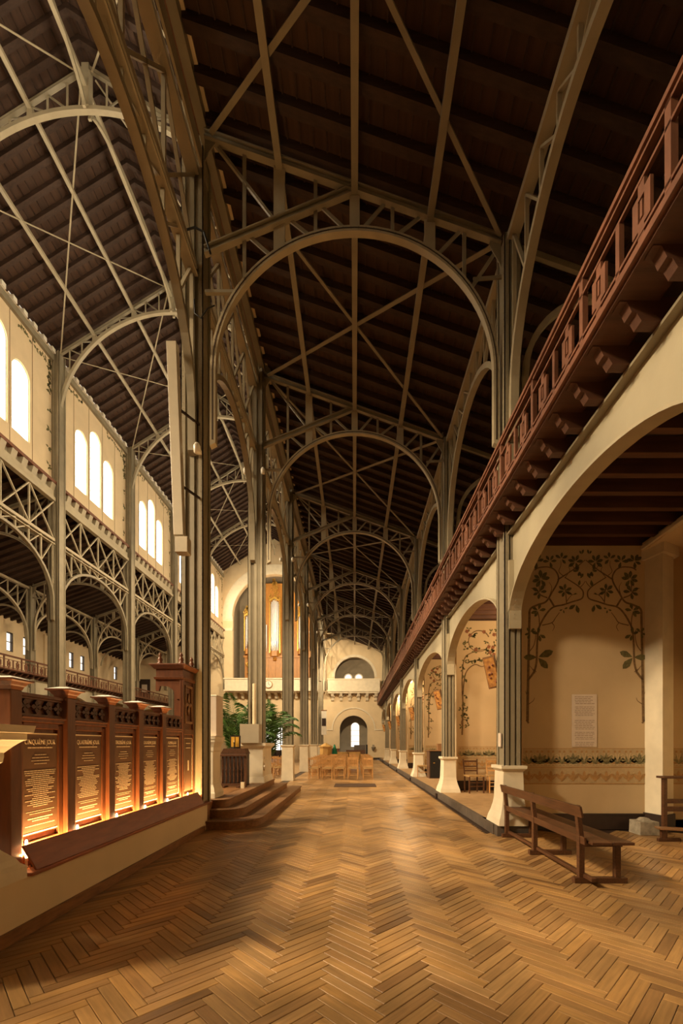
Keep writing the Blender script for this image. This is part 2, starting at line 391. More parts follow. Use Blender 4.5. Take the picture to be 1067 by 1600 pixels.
# clerestory walls with their windows, one wall a side
def clerestory(side):
    x0, x1 = (mir(-2.62), mir(-2.42)) if side == 'left' else (-2.62, -2.42)
    if side == 'left': x0, x1 = mir(-2.42), mir(-2.62)      # -12.48 .. -12.28
    root = setting('wall_clerestory_'+side, (x0, 0, 12.0), 'cream clerestory wall above the iron lattice, '+side+' side of nave')
    ends = [YB, -2.0]+YC+[YE]
    xin = x1 if side == 'left' else x0            # face towards the nave
    sg = 1 if side == 'left' else -1
    wn = 0
    for i in range(len(ends)-1):
        a, b = ends[i], ends[i+1]; mid = (a+b)/2
        ops = [(mid-1.07, .43, 12.85, 15.12), (mid, .43, 12.85, 15.80), (mid+1.07, .43, 12.85, 15.12)]
        MB().wallarches(YZ, a, b, 12.0, 17.55, ops, x0, x1).build('wall_panel', 'cream', root)
        for j, (uc, hw, sill, sp) in enumerate(ops):
            wn += 1
            w = setting('window_%d' % (wn+(40 if side == 'left' else 80)), (x0, uc, sill), None)
            n = 12
            pts = [(uc-hw, sill), (uc+hw, sill)]+[(uc+hw*math.cos(PI*k/n), sp+hw*math.sin(PI*k/n)) for k in range(n+1)]
            xm = (x0+x1)/2
            MB().prism(pts, xm-.01, xm+.01, YZ).build('pane', 'pane', w)
            if side == 'left' and b > 12:
                fr = MB(); inner = [(uc-(hw-.035), sill+.03)]+[(uc-(hw-.035)*math.cos(PI*k/n), sp+(hw-.035)*math.sin(PI*k/n)) for k in range(n+1)]+[(uc+(hw-.035), sill+.03)]
                outer = [(uc-hw, sill)]+[(uc-hw*math.cos(PI*k/n), sp+hw*math.sin(PI*k/n)) for k in range(n+1)]+[(uc+hw, sill)]
                fr.band(inner, outer, xm+.01*sg, xm+.06*sg, YZ); fr.box(min(xm+.01*sg,xm+.05*sg), max(xm+.01*sg,xm+.05*sg), uc-hw, uc+hw, sill, sill+.04)
                for k in range(1, 6): z = sill+k*.5; fr.box(min(xm+.01*sg,xm+.03*sg), max(xm+.01*sg,xm+.03*sg), uc-hw, uc+hw, z-.008, z+.008)
                fr.build('window_frame', 'white', w)
        if side == 'left' and b > 8:
            g = MB()                                  # thin dark joint strips
            for u in (mid-1.62, mid-.535, mid+.535, mid+1.62): g.box(xin-.004, xin+.006, u-.012, u+.012, 12.05, 17.3)
            g.build('joint_strip', 'stempaint', root)
            lv = MB()                                 # painted vine beside each column and under the eaves
            def leafz(y, z, a, L):
                t = (math.cos(a), math.sin(a)); nn = (-t[1]*.28, t[0]*.28)
                pts = [(y, z), (y+L*(t[0]*.4+nn[0]), z+L*(t[1]*.4+nn[1])), (y+L*t[0], z+L*t[1]), (y+L*(t[0]*.4-nn[0]), z+L*(t[1]*.4-nn[1]))]
                lv.prism(pts, xin+.002, xin+.005, YZ)
            rnd = random.Random(i)
            for yy, d in ((a+.32, 1), (b-.32, -1)):
                z = 12.6
                while z < 16.9:
                    for k in range(4): leafz(yy+rnd.uniform(-.03,.03), z+rnd.uniform(0,.1), rnd.uniform(0,2*PI), rnd.uniform(.13,.20))
                    z += .75 if z < 15.2 else .16
                y = yy
                for k in range(9):
                    y += d*.17; zz = 16.9-rnd.uniform(0, .35)*(1-k/10)
                    for q in range(3): leafz(y, zz, rnd.uniform(0, 2*PI), rnd.uniform(.12, .18))
            lv.build('painted_vine', 'leafpaint', root, kind='stuff')
    # cornice, corbels, sill beam, eaves
    def bx(name, a, b, z0, z1, m):
        lo, hi = (xin, xin+a*sg) if sg > 0 else (xin+a*sg, xin)
        return MB().box(lo, hi, YB if side == 'left' else YB, YE, z0, z1).build(name, m, root)
    bx('cornice', .22 if side == 'left' else .10, 0, 11.98, 12.1, 'redwood'); bx('beam', .12 if side == 'left' else .04, 0, 11.42, 11.72, 'steel_light')
    bx('eaves_beam', .12, 0, 17.0, 17.25, 'steel')
    if side == 'left':
        y = 11.0; c0 = e0 = None
        while y < YE-.1:
            if c0 is None:
                c0 = MB().prism([(xin,11.72),(xin+.12,11.72),(xin+.20,11.98),(xin,11.98)], y-.12, y+.12, XZ).build('corbel', 'steel_light', root)
                e0 = MB().box(xin, xin+.20, y-.09, y+.09, 17.25, 17.42).build('rafter_foot', 'white', root); yb = y
            else:
                for q in (c0, e0): c = q.copy(); C.objects.link(c); c.location = (0, y-yb, 0)
            y += .5
    return root
clerestory('left'); clerestory('right')

# ------------------------------------------------------------------ columns
def rivet_rows(mb, rows, face, off, pitch, z0, z1, r=.011):
    for u in rows:
        z = z0
        while z < z1:
            if face == 'y':   c = (u, off, z); d = (0, -1, 0)
            elif face == 'x+': c = (off, u, z); d = (1, 0, 0)
            else: c = (off, u, z); d = (-1, 0, 0)
            c = Vector(c); d = Vector(d); a = Vector((0, 0, 1)); b = d.cross(a)
            mb.add([c+a*r, c+b*r, c-a*r, c-b*r, c+d*r*.7], [(0,1,4),(1,2,4),(2,3,4),(3,0,4)])
            z += pitch
def base_mesh(x0, x1, y0, y1, zb, zt, fl=1.0):
    mb = MB(); h = zt-zb
    mb.frust(x0, x1, y0, y1, zb+h*.42, zt-.10, .015*fl, 0)
    prof = [(.0, .115), (.10, .095), (.2, .06), (.32, .03), (.42, .015)]
    for (a, da), (b, db) in zip(prof, prof[1:]): mb.frust(x0, x1, y0, y1, zb+h*a, zb+h*b, da*fl, db*fl)
    mb.frust(x0, x1, y0, y1, zt-.10, zt-.05, .0, .05); mb.frust(x0, x1, y0, y1, zt-.05, zt, .05, .05)
    return mb
def column(x, y, w, d, zb, zt, label, group, base=None, rivets=False, mat_='steel', flare=1.0):
    t = thing('iron_column', label, 'column', (x, y, zb if base is None else base[0]), group)
    z0 = zb
    if base: 
        base_mesh(x-w/2-.02, x+w/2+.02, y-d/2-.02, y+d/2+.02, base[0], base[1], flare).build('base', 'stone', t); z0 = base[1]
    MB().box(x-w/2+.022, x+w/2-.022, y-d/2+.05, y+d/2-.05, z0, zt).build('shaft', mat_, t)
    for sx in (-1, 1):
        for sy in (-1, 1):
            cx, cy = x+sx*w/2, y+sy*d/2
            a = MB().box(min(cx, cx-sx*.075), max(cx, cx-sx*.075), min(cy, cy-sy*.016), max(cy, cy-sy*.016), z0, zt)
            a.box(min(cx, cx-sx*.016), max(cx, cx-sx*.016), min(cy, cy-sy*.075), max(cy, cy-sy*.075), z0, zt)
            a.build('angle_iron', mat_, t)
    cp = MB().box(x-.035, x+.035, y-d/2+.012, y-d/2+.05, z0, zt)
    cp.build('web_plate', mat_, t)
    if rivets:
        r = MB(); p = .11 if rivets > 1 else .16
        rivet_rows(r, [x-w/2+.035, x+w/2-.035], 'y', y-d/2, p, z0+.1, zt)
        rivet_rows(r, [y-d/2+.035, y+d/2-.035], 'x+' if x < 0 else 'x-', x+w/2 if x < 0 else x-w/2, p, z0+.1, zt)
        r.build('rivets', mat_, t, kind='stuff')
    return t
for i, y in enumerate(YC):
    o = ORD[i-1] if i else None
    lab = ('%s tall riveted iron column of the row left of aisle' % o) if i else 'tall riveted iron column left of the camera, out of frame'
    if i == 2: lab = 'second tall iron column left of aisle, rising from white stone pedestal'
    column(XA-.08 if i == 1 else XA, y+.34 if i == 1 else y, .38 if i == 1 else .41, .40, .46 if i < 2 else (1.52 if i == 2 else 0), 17.4, lab, 'tall iron columns left of the aisle', base=(0, 1.45) if i >= 3 else None, flare=.18, rivets=2 if i in (1, 2) else (1 if i < 4 else False))
    lab = ('%s iron column of the arcade on the right, on flared base' % o) if i else 'iron arcade column right of the camera, out of frame'
    column(XB, y, .28, .40, .17, za(XB)-.05, lab, 'iron columns of the right arcade', base=((.17, 1.14) if i else (0, 1.14)), rivets=2 if i == 1 else (1 if i < 4 else False))
    if i >= 2:
        column(mir(XA), y, .46, .42, 0, 17.4, '%s tall iron column along the far left nave wall' % ORD[i-2], 'tall iron columns of the far nave side')
    if i >= 3:
        column(mir(XB), y, .28, .40, 0, za(XB), '%s slim iron column of the far left gallery' % ORD[i-3], 'slim columns of the far gallery')

# ------------------------------------------------------------------ aisle trusses (built about y=0, copied)
def aisle_truss(label, y):
    t = thing('roof_truss', label, 'truss', (0, y, 0), 'lattice arch trusses over the side aisle')
    d = .11; y0, y1 = y-d/2, y+d/2
    def B(p, q, w, name, dd=.12, m='steel'): return MB().bar((p[0], y, p[1]), (q[0], y, q[1]), w, dd).build(name, m, t)
    xl, xr = XA+.2, XB-.14
    B((xl, za(xl)-.05), (xr, za(xr)-.05), .10, 'top_chord', .07)
    MB().bar((xl, y-.03, za(xl)+.01), (xr, y-.03, za(xr)+.01), .025, .10).bar((xl, y-.03, za(xl)-.11), (xr, y-.03, za(xr)-.11), .02, .10).build('chord_flange', 'steel', t)
    B((xl, 9.78), (-.06, 10.80), .10, 'strut', .06)
    MB().bar((xl, y-.03, 9.84), (-.06, y-.03, 10.86), .02, .09).bar((xl, y-.03, 9.72), (-.06, y-.03, 10.74), .018, .09).build('strut_flange', 'steel', t)
    R, r = 2.43, 2.335; cz = 7.77
    inn = [(-r, 6.55)]+arc(0, cz, r, r, PI, 0, 40)+[(r, 6.55)]; out = [(-R, 6.50)]+arc(0, cz, R, R, PI, 0, 40)+[(R, 6.50)]
    MB().band(inn, out, y0, y1, XZ).build('arch_rib', 'steel_light', t)
    mid = (R+r)/2
    MB().band([(-mid-.012, 6.6)]+arc(0, cz, mid+.008, mid+.008, PI, 0, 40)+[(mid+.012, 6.6)], [(-mid+.012, 6.6)]+arc(0, cz, mid-.008, mid-.008, PI, 0, 40)+[(mid-.012, 6.6)], y0-.006, y0, XZ).build('rib_joint', 'dark', t)
    def zr(x): return cz+math.sqrt(max(0, R*R-x*x))
    for x, zt, w in ((-1.27, za(-1.27)-.1, .19), (0, 10.74, .17), (1.27, za(1.27)-.1, .18)):
        MB().box(x-w/2, x+w/2, y-.02, y+.02, zr(x)-.02, zt).build('post_plate', 'steel_light', t)
    for x in (-1.86, -.66, .64, 1.85):
        MB().box(x-.03, x+.03, y-.015, y+.015, zr(x)-.02, za(x)-.1).build('post', 'steel', t)
    def zs(x): return 9.78+(x-xl)/(-.06-xl)*(10.80-9.78)
    for p, q in (((-1.80, zs(-1.80)), (-1.42, zr(-1.42))), ((-1.12, zs(-1.12)), (-.76, zr(-.76))), ((-.58, zs(-.58)), (-.17, zr(-.17))),
                 ((.50, za(.50)-.1), (.14, zr(.14))), ((1.11, za(1.11)-.1), (.72, zr(.72))), ((1.78, za(1.78)-.1), (1.40, zr(1.40))),
                 ((2.42, za(2.42)-.16), (1.97, zr(1.97))), ((2.0, 9.36-.02), (2.48, 9.38))):
        B(p, q, .055, 'diagonal', .025)
    B((-2.3, za(-2.3)-.15), (-1.36, 10.34), .04, 'tie_rod', .05)
    B((xl, 9.12), (-2.02, 9.12), .05, 'tie_rod', .06)
    g = MB().prism([(xl, za(xl)+.28), (xl+.18, za(xl)+.12), (xl+.22, za(xl)-.14), (xl+.06, za(xl)-.35), (xl, za(xl)-.5)], y-.035, y-.015, XZ); g.build('gusset', 'steel', t); g = MB()
    g.prism([(xr, za(xr)+.15), (xr-.16, za(xr)+.02), (xr-.2, za(xr)-.12), (xr-.04, za(xr)-.4), (xr, za(xr)-.5)], y-.035, y-.015, XZ)
    g.build('gusset', 'steel', t)
    rv = MB()
    for k in range(60):
        a = PI*k/59; 
        for rr in (R-.025, r+.025):
            c = Vector((rr*math.cos(a), y0, cz+rr*math.sin(a))); q = .009
            rv.add([c+Vector((q,0,0)), c+Vector((0,0,q)), c-Vector((q,0,0)), c-Vector((0,0,q)), c+Vector((0,-.007,0))], [(0,1,4),(1,2,4),(2,3,4),(3,0,4)])
    rv.build('rivets', 'steel', t, kind='stuff')
    # outer bay over the gallery
    B((XB+.14, za(XB+.14)-.05), (XOUT, za(XOUT)-.05), .10, 'outer_chord', .07)
    inn = [(2.85, 7.0)]+arc(4.15, 7.75, 1.22, 1.22, PI, 0, 20); out = [(2.75, 7.0)]+arc(4.15, 7.75, 1.31, 1.31, PI, 0, 20)
    MB().band(inn, out, y-.05, y+.05, XZ).build('outer_arch_rib', 'steel_light', t)
    return t
tr0 = aisle_truss('nearest lattice arch truss spanning the side aisle', YC[1])
for i in range(2, 7): dup(tr0, (0, YC[i], 0), '%s lattice arch truss spanning the side aisle' % ORD[i-1])
dup(tr0, (0, YC[0], 0), 'lattice arch truss over the aisle just above the camera')
for i in range(3, 7):
    c = dup(tr0, (2*XM, YC[i], 0), '%s lattice arch truss of the far left aisle' % ORD[i-3], 'lattice trusses over the far aisle'); c.scale = (-1, 1, 1)

# purlins and wind braces of the aisle roof
for x, z, lab in ((-1.27, 11.22, 'left'), (0, 10.80, 'middle'), (1.27, 10.34, 'right')):
    tag(MB().bar((x, YB+.2, z), (x, YE, z), .11, .10, (0, 0, 1)).build('purlin', 'steel'), 'long %s iron purlin running the length of aisle roof' % lab, 'purlin', 'aisle purlins')
ys = YC+[YE]
for i in range(len(ys)-1):
    a, b = ys[i], ys[i+1]
    t = thing('wind_brace', 'crossed flat iron braces under aisle roof in bay %s from camera' % ['directly above the camera,', 'one', 'two', 'three', 'four', 'five', 'six'][i], 'brace', (0, (a+b)/2, 10.8), 'crossed roof braces')
    MB().bar((-2.4, a+.05, za(-2.4)-.02), (2.42, b-.1, za(2.42)-.06), .075, .02, (SA, 0, 1)).build('brace_bar', 'steel', t)
    MB().bar((2.42, a+.05, za(2.42)-.03), (-2.4, b-.1, za(-2.4)-.08), .075, .02, (SA, 0, 1)).build('brace_bar', 'steel', t)

# ------------------------------------------------------------------ longitudinal girders between the columns
def girder(x, a, b, label, group, kind, dark=False):
    t = thing('lattice_girder', label, 'girder', (x, (a+b)/2, 6.5), group)
    a += .2; b -= .2; mid = (a+b)/2; h = (b-a)/2
    cr = 9.32; sp = 7.2; ru = h; rv_ = cr-sp
    inn = [(mid-h+.08, 6.5)]+arc(mid, sp, ru-.09, rv_-.10, PI, 0, 24)+[(mid+h-.08, 6.5)]; out = [(mid-h, 6.45)]+arc(mid, sp, ru, rv_, PI, 0, 24)+[(mid+h, 6.45)]
    MB().band(inn, out, x-.065, x+.065, YZ).build('arch_rib', 'steel_light' if kind == 'low' else 'steel', t)
    def ze(u): q = max(0, 1-((u-mid)/ru)**2); return sp+rv_*math.sqrt(q)
    def B(u0, z0, u1, z1, w=.05, name='diagonal', d=.06): return MB().bar((x, u0, z0), (x, u1, z1), w, d, (1, 0, 0)).build(name, 'steel_light', t)
    if kind == 'tall':
        B(a, 11.36, b, 11.36, .14, 'top_chord', .2); B(a, 9.72, b, 9.72, .11, 'lower_chord', .16)
        B(a, 9.55, b, 9.55, .03, 'lower_flange', .18)
        n = 4 if (b-a) > 5 else 4
        for k in range(n):
            u0 = a+(b-a)*k/n; u1 = a+(b-a)*(k+1)/n
            B(u0, 9.78, u1, 11.30, .045); B(u0, 11.30, u1, 9.78, .045)
            if k: B(u0, 9.78, u0, 11.3, .045, 'post')
        n = 8
        for k in range(n+1):
            u = a+.06+(b-a-.12)*k/n; z = ze(u)
            if 9.66-z > .12: B(u, z, u, 9.66, .04, 'post')
            if k < n:
                u2 = a+.06+(b-a-.12)*(k+1)/n
                if k < n/2: B(u, 9.66, u2, ze(u2), .035)
                else: B(u, ze(u), u2, 9.66, .035)
    else:
        zt = za(XB)-.12
        B(a, zt, b, zt, .12, 'top_chord', .18)
        n = 8
        for k in range(n+1):
            u = a+.06+(b-a-.12)*k/n; z = ze(u)
            if zt-.06-z > .12: B(u, z, u, zt-.05, .035, 'post')
            if k < n:
                u2 = a+.06+(b-a-.12)*(k+1)/n
                if k < n/2: B(u, zt-.05, u2, ze(u2), .03)
                else: B(u, ze(u), u2, zt-.05, .03)
    return t
bays = [(YC[i], YC[i+1]) for i in range(6)]+[(YC[6], YE+.12)]
BN = ['nearest', 'second', 'third', 'fourth', 'fifth', 'sixth', 'farthest']
for i, (a, b) in enumerate(bays):
    girder(XA-.06 if i < 2 else XA, 7.69 if i == 1 else a, 7.69 if i == 0 else b, '%s arched lattice girder in the column row left of aisle' % BN[i], 'lattice girders left of the aisle', 'tall')
    girder(XB, a, b, '%s arched girder high between the right arcade columns' % BN[i], 'girders above the right gallery', 'low')
    if i >= 1: girder(mir(XA), a, b, '%s arched lattice girder under the far clerestory wall' % BN[i-1], 'lattice girders of the far nave side', 'tall')
    if i >= 2: girder(mir(XB), a, b, '%s arched girder of the far left gallery' % BN[i-2], 'girders of the far gallery', 'low')

# ------------------------------------------------------------------ nave trusses
def nave_truss(y, label):
    t = thing('nave_truss', label, 'truss', (XM, y, 14), 'semicircular trusses over the nave')
    R, r, cz = 4.70, 4.59, 14.5
    inn = [(XM-r, 13.0)]+arc(XM, cz, r, r, PI, 0, 48)+[(XM+r, 13.0)]; out = [(XM-R, 12.95)]+arc(XM, cz, R, R, PI, 0, 48)+[(XM+R, 12.95)]
    MB().band(inn, out, y-.065, y+.065, XZ).build('arch_rib', 'steel_light', t)
    xe = XM-4.65
    for s in (-1, 1):
        X = lambda q: XM+s*q
        MB().bar((X(4.65), y, zn(X(4.65))-.06), (X(0), y, zn(XM)-.06), .12, .08).build('principal_rafter', 'steel_light', t)
        MB().bar((X(4.65), y-.03, zn(X(4.65))-.14), (X(0), y-.03, zn(XM)-.14), .025, .10).build('rafter_flange', 'steel', t)
        def zr(q): return cz+math.sqrt(max(0, R*R-q*q))
        qs = [.55, 1.1, 1.6, 2.15, 2.7, 3.2, 3.7, 4.2]
        for k, q in enumerate(qs):
            w = .15 if k in (2, 5) else .045
            MB().bar((X(q), y, zr(q)-.03), (X(q), y, zn(X(q))-.1), w, .03).build('post', 'steel_light', t)
            if k: 
                p = qs[k-1]
                MB().bar((X(p), y, zr(p)), (X(q), y, zn(X(q))-.12), .04, .03).build('diagonal', 'steel', t)
    MB().box(XM-.1, XM+.1, y-.1, y+.1, cz+R-.03, zn(XM)-.05).build('king_post', 'steel_light', t)
    return t
n0 = nave_truss(YC[2], 'nearest semicircular iron truss spanning the nave')
for i in range(3, 7): dup(n0, (XM, YC[i], 14), '%s semicircular iron truss spanning the nave' % ORD[i-2])
dup(n0, (XM, YC[1], 14), 'semicircular nave truss at the nearest column, mostly out of frame')
for q, z in ((0, 19.72), (-1.6, 19.22), (1.6, 19.22), (-3.2, 18.22), (3.2, 18.22)):
    nm = {0: 'ridge', -1.6: 'upper left', 1.6: 'upper right', -3.2: 'lower left', 3.2: 'lower right'}[q]
    tag(MB().bar((XM+q, YB+.1, z), (XM+q, YE, z), .11, .10, (0, 0, 1)).build('purlin', 'steel_light'), '%s iron purlin running along the nave roof' % nm, 'purlin', 'nave purlins')
for i in range(1, 7):
    a, b = ys[i], ys[i+1]
    t = thing('ridge_arch', '%s shallow arched rib under the nave ridge' % ORD[i-1], 'arch', (XM, (a+b)/2, 19.2), 'ridge arches')
    mid = (a+b)/2; h = (b-a)/2-.1
    MB().band(arc(mid, 19.05, h-.06, .80, PI, 0, 24), arc(mid, 19.05, h, .90, PI, 0, 24), XM-.04, XM+.04, YZ).build('arch_rib', 'steel_light', t)
    for s, sn in ((-1, 'left'), (1, 'right')):
        t = thing('wind_brace', 'crossed thin iron braces on %s slope of nave roof, %s bay' % (sn, ORD[i-1]), 'brace', (XM+s*2.3, mid, 18.5), 'crossed nave roof braces')
        for aa, bb in ((a+.05, b-.1), (b-.1, a+.05)):
            MB().bar((XM+s*.2, aa, zn(XM+.2)-.2), (XM+s*4.5, bb, zn(XM+4.5)-.2), .045, .015, (0, 0, 1)).build('brace_bar', 'steel_light', t)

# ------------------------------------------------------------------ right arcade arches and chapels
def arcade(x, a, b, label, group):
    t = thing('arcade_arch', label, 'arch', (x, (a+b)/2, 3.45), group)
    a += .2; b -= .2; mid = (a+b)/2; h = (b-a)/2; sp, cr, top = 3.55, 4.52, 4.96
    so = [(a, 3.40)]+arc(mid, sp, h, cr-sp, PI, 0, 30)+[(b, 3.40)]
    MB().band(so, [(u, top) for u, _ in so], x-.02, x+.02, YZ).build('web_plate', 'arcade', t)
    so2 = [(a+.03, 3.37)]+arc(mid, sp, h-.03, cr-sp-.03, PI, 0, 30)+[(b-.03, 3.37)]
    MB().band(so2, so, x-.10, x+.10, YZ).build('soffit_flange', 'steel_light', t)
    MB().box(x-.11, x+.11, a, b, top-.03, top).build('top_flange', 'steel', t)
    MB().box(x-.1, x+.1, a, a+.05, 3.38, 4.5).box(x-.1, x+.1, b-.05, b, 3.38, 4.5).build('end_plate', 'steel_light', t)
    rv = MB()
    for k in range(50):
        u, z = so[1+int(k*30/50)] if False else (mid+(h-.06)*math.cos(PI*k/49), sp+(cr-sp+.05)*math.sin(PI*k/49))
        c = Vector((x-.02, u, z)); q = .010
        rv.add([c+Vector((0,q,0)), c+Vector((0,0,q)), c-Vector((0,q,0)), c-Vector((0,0,q)), c+Vector((-.008,0,0))], [(0,1,4),(1,2,4),(2,3,4),(3,0,4)])
    rv.build('rivets', 'steel', t, kind='stuff')
for i, (a, b) in enumerate(bays):
    arcade(XB+.02, a, b, '%s cream plate iron arch of the right arcade' % BN[i], 'plate arches of the right arcade')
    if i >= 2: arcade(mir(XB), a, b, '%s cream plate iron arch of the far left arcade' % BN[i-2], 'plate arches of the far arcade')

# raised chapel floor with its kerb
st = MB().box(2.36, XOUT, 7.62, YE, 0, .14).build('floor_chapels', 'screed', kind='structure', label='raised chapel floor beyond the first right column')
k = MB().box(2.29, 2.36, 7.20, YE, 0, .17).box(2.36, 2.92, 7.23, 7.62, 0, .16).build('kerb', 'grey', st)
MB().box(2.31, 2.92, 7.05, 7.9, 0, .17).build('column_step', 'grey', st)
MB().box(2.36, XOUT, 7.62, YE, .14, .172).build('floor_boards', 'screed', st)
for y in (12.1, 17.8, 23.5, 29.2, 34.9): MB().box(2.24, 2.30, y-.09, y+.05, 0, .12).build('kerb_foot', 'dark', st)

YW = 7.62
def P2(px, py, yw=YW): return ((px-554)*yw/F, 1.5+(1162-py)*yw/F)
def ribbon(mb, pts, w, y, m=XZ):
    L = []; Rr = []
    for i, p in enumerate(pts):
        a = Vector(pts[max(i-1, 0)]); b = Vector(pts[min(i+1, len(pts)-1)]); t = (b-a).normalized(); n = Vector((-t[1], t[0]))
        ww = w[0]+(w[1]-w[0])*i/(len(pts)-1)
        L.append((p[0]+n[0]*ww/2, p[1]+n[1]*ww/2)); Rr.append((p[0]-n[0]*ww/2, p[1]-n[1]*ww/2))
    mb.band(L, Rr, y-.0025, y, m)
def smooth(pts, n=5):
    out = []
    P = [pts[0]]+list(pts)+[pts[-1]]
    for i in range(1, len(P)-2):
        for k in range(n):
            t = k/n; p0, p1, p2, p3 = P[i-1], P[i], P[i+1], P[i+2]
            out.append(tuple(.5*((2*p1[j])+(-p0[j]+p2[j])*t+(2*p0[j]-5*p1[j]+4*p2[j]-p3[j])*t*t+(-p0[j]+3*p1[j]-3*p2[j]+p3[j])*t**3) for j in (0, 1)))
    out.append(pts[-1]); return out
def leaf(mb, x, z, a, L, wd, y):
    c, s = math.cos(a), math.sin(a); pts = []
    for t, h in ((0, 0), (.25, .55), (.55, 1), (.82, .7), (1, 0), (.82, -.7), (.55, -1), (.25, -.55)):
        pts.append((x+L*t*c-h*wd*s, z+L*t*s+h*wd*c))
    mb.prism(pts, y-.0035, y-.0005, XZ)
def tree_mural(wall):
    st_, lf = MB(), MB()
    br = [([(824,1127),(825,1060),(826,1010),(827,967),(827,955)], 4.2, 3.4), ([(827,955),(830,950),(840,945),(853,940),(862,926),(871,910),(872,900),(866,890),(856,886),(842,887),(835,891)], 3.2, 1.6),
          ([(825,1062),(834,1050),(838,1035),(839,1010),(841,985),(847,970),(857,955),(866,948),(880,945),(895,940),(909,935),(911,925),(906,918),(898,912),(882,902)], 3.4, 1.6),
          ([(866,948),(860,938),(857,934)], 3, 2.4), ([(871,906),(885,897),(897,889),(907,881),(914,875)], 2.2, 1), ([(855,934),(845,930),(838,922),(830,919)], 2.2, 1),
          ([(847,977),(862,973),(868,965),(874,957)], 1.8, .8), ([(862,973),(866,979),(863,986)], 1.2, .6), ([(826,1019),(834,1008),(837,990),(834,982)], 1.6, .7), ([(837,992),(841,982)], 1, .5),
          ([(906,918),(911,913),(914,908)], 1.4, .6), ([(885,943),(884,930),(883,920)], 1.6, 1), ([(885,940),(893,930),(902,928)], 1.3, .6), ([(859,930),(862,918),(858,910)], 1.2, .5),
          ([(843,980),(842,965),(840,956)], 1.6, 1), ([(880,900),(873,893),(876,884),(876,876)], 1.2, .6), ([(838,1050),(832,1045)], 1, .6), ([(826,1100),(833,1095),(835,1090)], 1.4, .5), ([(824,1088),(821,1080)], 1.2, .5), ([(898,889),(893,882)], 1, .5),
          ([(843,925),(842,908)], 1.6, 1), ([(883,902),(890,892),(888,886)], 1, .5), ([(836,1052),(829,1042),(826,1040)], 1, .5), ([(822,1125),(826,1130)], 2, 3)]
    cl = [((838,877),8,(15,62,118,150,205,265)), ((859,877),7.5,(5,60,125,180,285)), ((877,873),6.5,(25,85,150,310)), ((899,878),8,(8,68,120,165,215,290)), ((909,867),5,(75,120)), ((905,892),6,(140,180,-75,-100)),
          ((906,905),7,(60,-100)), ((845,905),9,(10,50,95,150,195,240,300)), ((843,925),8,(5,60,150,205,260)), ((882,923),7.5,(20,85,140,195,250,330)), ((900,944),9,(215,285)), ((841,954),8,(75,10,150,200,240)),
          ((842,991),7.5,(95,160,330,280)), ((828,989),6,(120,200,50,250)), ((840,1027),17,(180,22,-48)), ((895,930),4,(30,150)), ((880,952),4,(20,200,280))]
    for mirx in (False, True):
        mx = (lambda p: (1829-p[0], p[1])) if mirx else (lambda p: p)
        for pts, w0, w1 in br:
            ribbon(st_, [P2(*mx(p)) for p in smooth(pts)], (w0*.0112, w1*.0112), YW)
        for c, L, an in cl:
            x, z = P2(*mx(c))
            for a in an:
                a = math.radians(180-a if mirx else a); l = L*.0112*random.uniform(1.2, 1.5)
                leaf(lf, x+math.cos(a)*.015, z+math.sin(a)*.015, a, l, l*.24, YW)
    st_.build('painted_branches', 'stempaint', wall, kind='stuff'); lf.build('painted_leaves', 'leafpaint', wall, kind='stuff')
def rose_mural(wall, y, x0=2.98, x1=5.1):
    st_, lf, fl = MB(), MB(), MB(); rnd = random.Random(int(y*10)); cx = (x0+x1)/2
    for s in (1, -1):
        X = lambda q: cx+s*(q-cx)
        q = x0+.08
        ribbon(st_, smooth([(X(q),1.75),(X(q+.02),2.6),(X(q),3.3),(X(q+.06),3.9),(X(q+.3),4.1),(X(q+.7),4.2)]), (.05, .02), y)
        ribbon(st_, smooth([(X(q+.02),2.9),(X(q+.1),3.5),(X(q+.35),3.75),(X(q+.6),3.7),(X(q+.9),3.95)]), (.04, .02), y)
        ribbon(st_, [(X(q+.48)+.30*math.cos(a), 4.42+.30*math.sin(a)) for a in [2*PI*k/24*.9+.4 for k in range(25)]], (.035, .015), y)
        ribbon(st_, [(X(q+.06)+.09*math.cos(a)*s, 2.1+.09*math.sin(a)) for a in [k*.3 for k in range(18)]], (.02, .012), y)
        for k in range(46):
            if k < 30: x, z = X(q+rnd.uniform(.02, 1.0)), rnd.uniform(3.75, 4.78)
            else: x, z = X(q+rnd.uniform(-.05, .16)), rnd.uniform(1.9, 3.7)
            for j in range(3): leaf(lf, x, z, rnd.uniform(0, 2*PI), .085, .022, y)
        for k in range(10):
            x, z = X(q+rnd.uniform(.1, 1.0)), rnd.uniform(3.85, 4.7)
            pts = [(x+.06*math.cos(2*PI*i/9)*(1 if i % 2 else .8), z+.06*math.sin(2*PI*i/9)*(1 if i % 2 else .8)) for i in range(9)]
            fl.prism(pts, y-.005, y-.0005, XZ)
    st_.build('painted_branches', 'stempaint', wall, kind='stuff'); lf.build('painted_leaves', 'leafpaint', wall, kind='stuff'); fl.build('painted_roses', 'rosepaint', wall, kind='stuff')
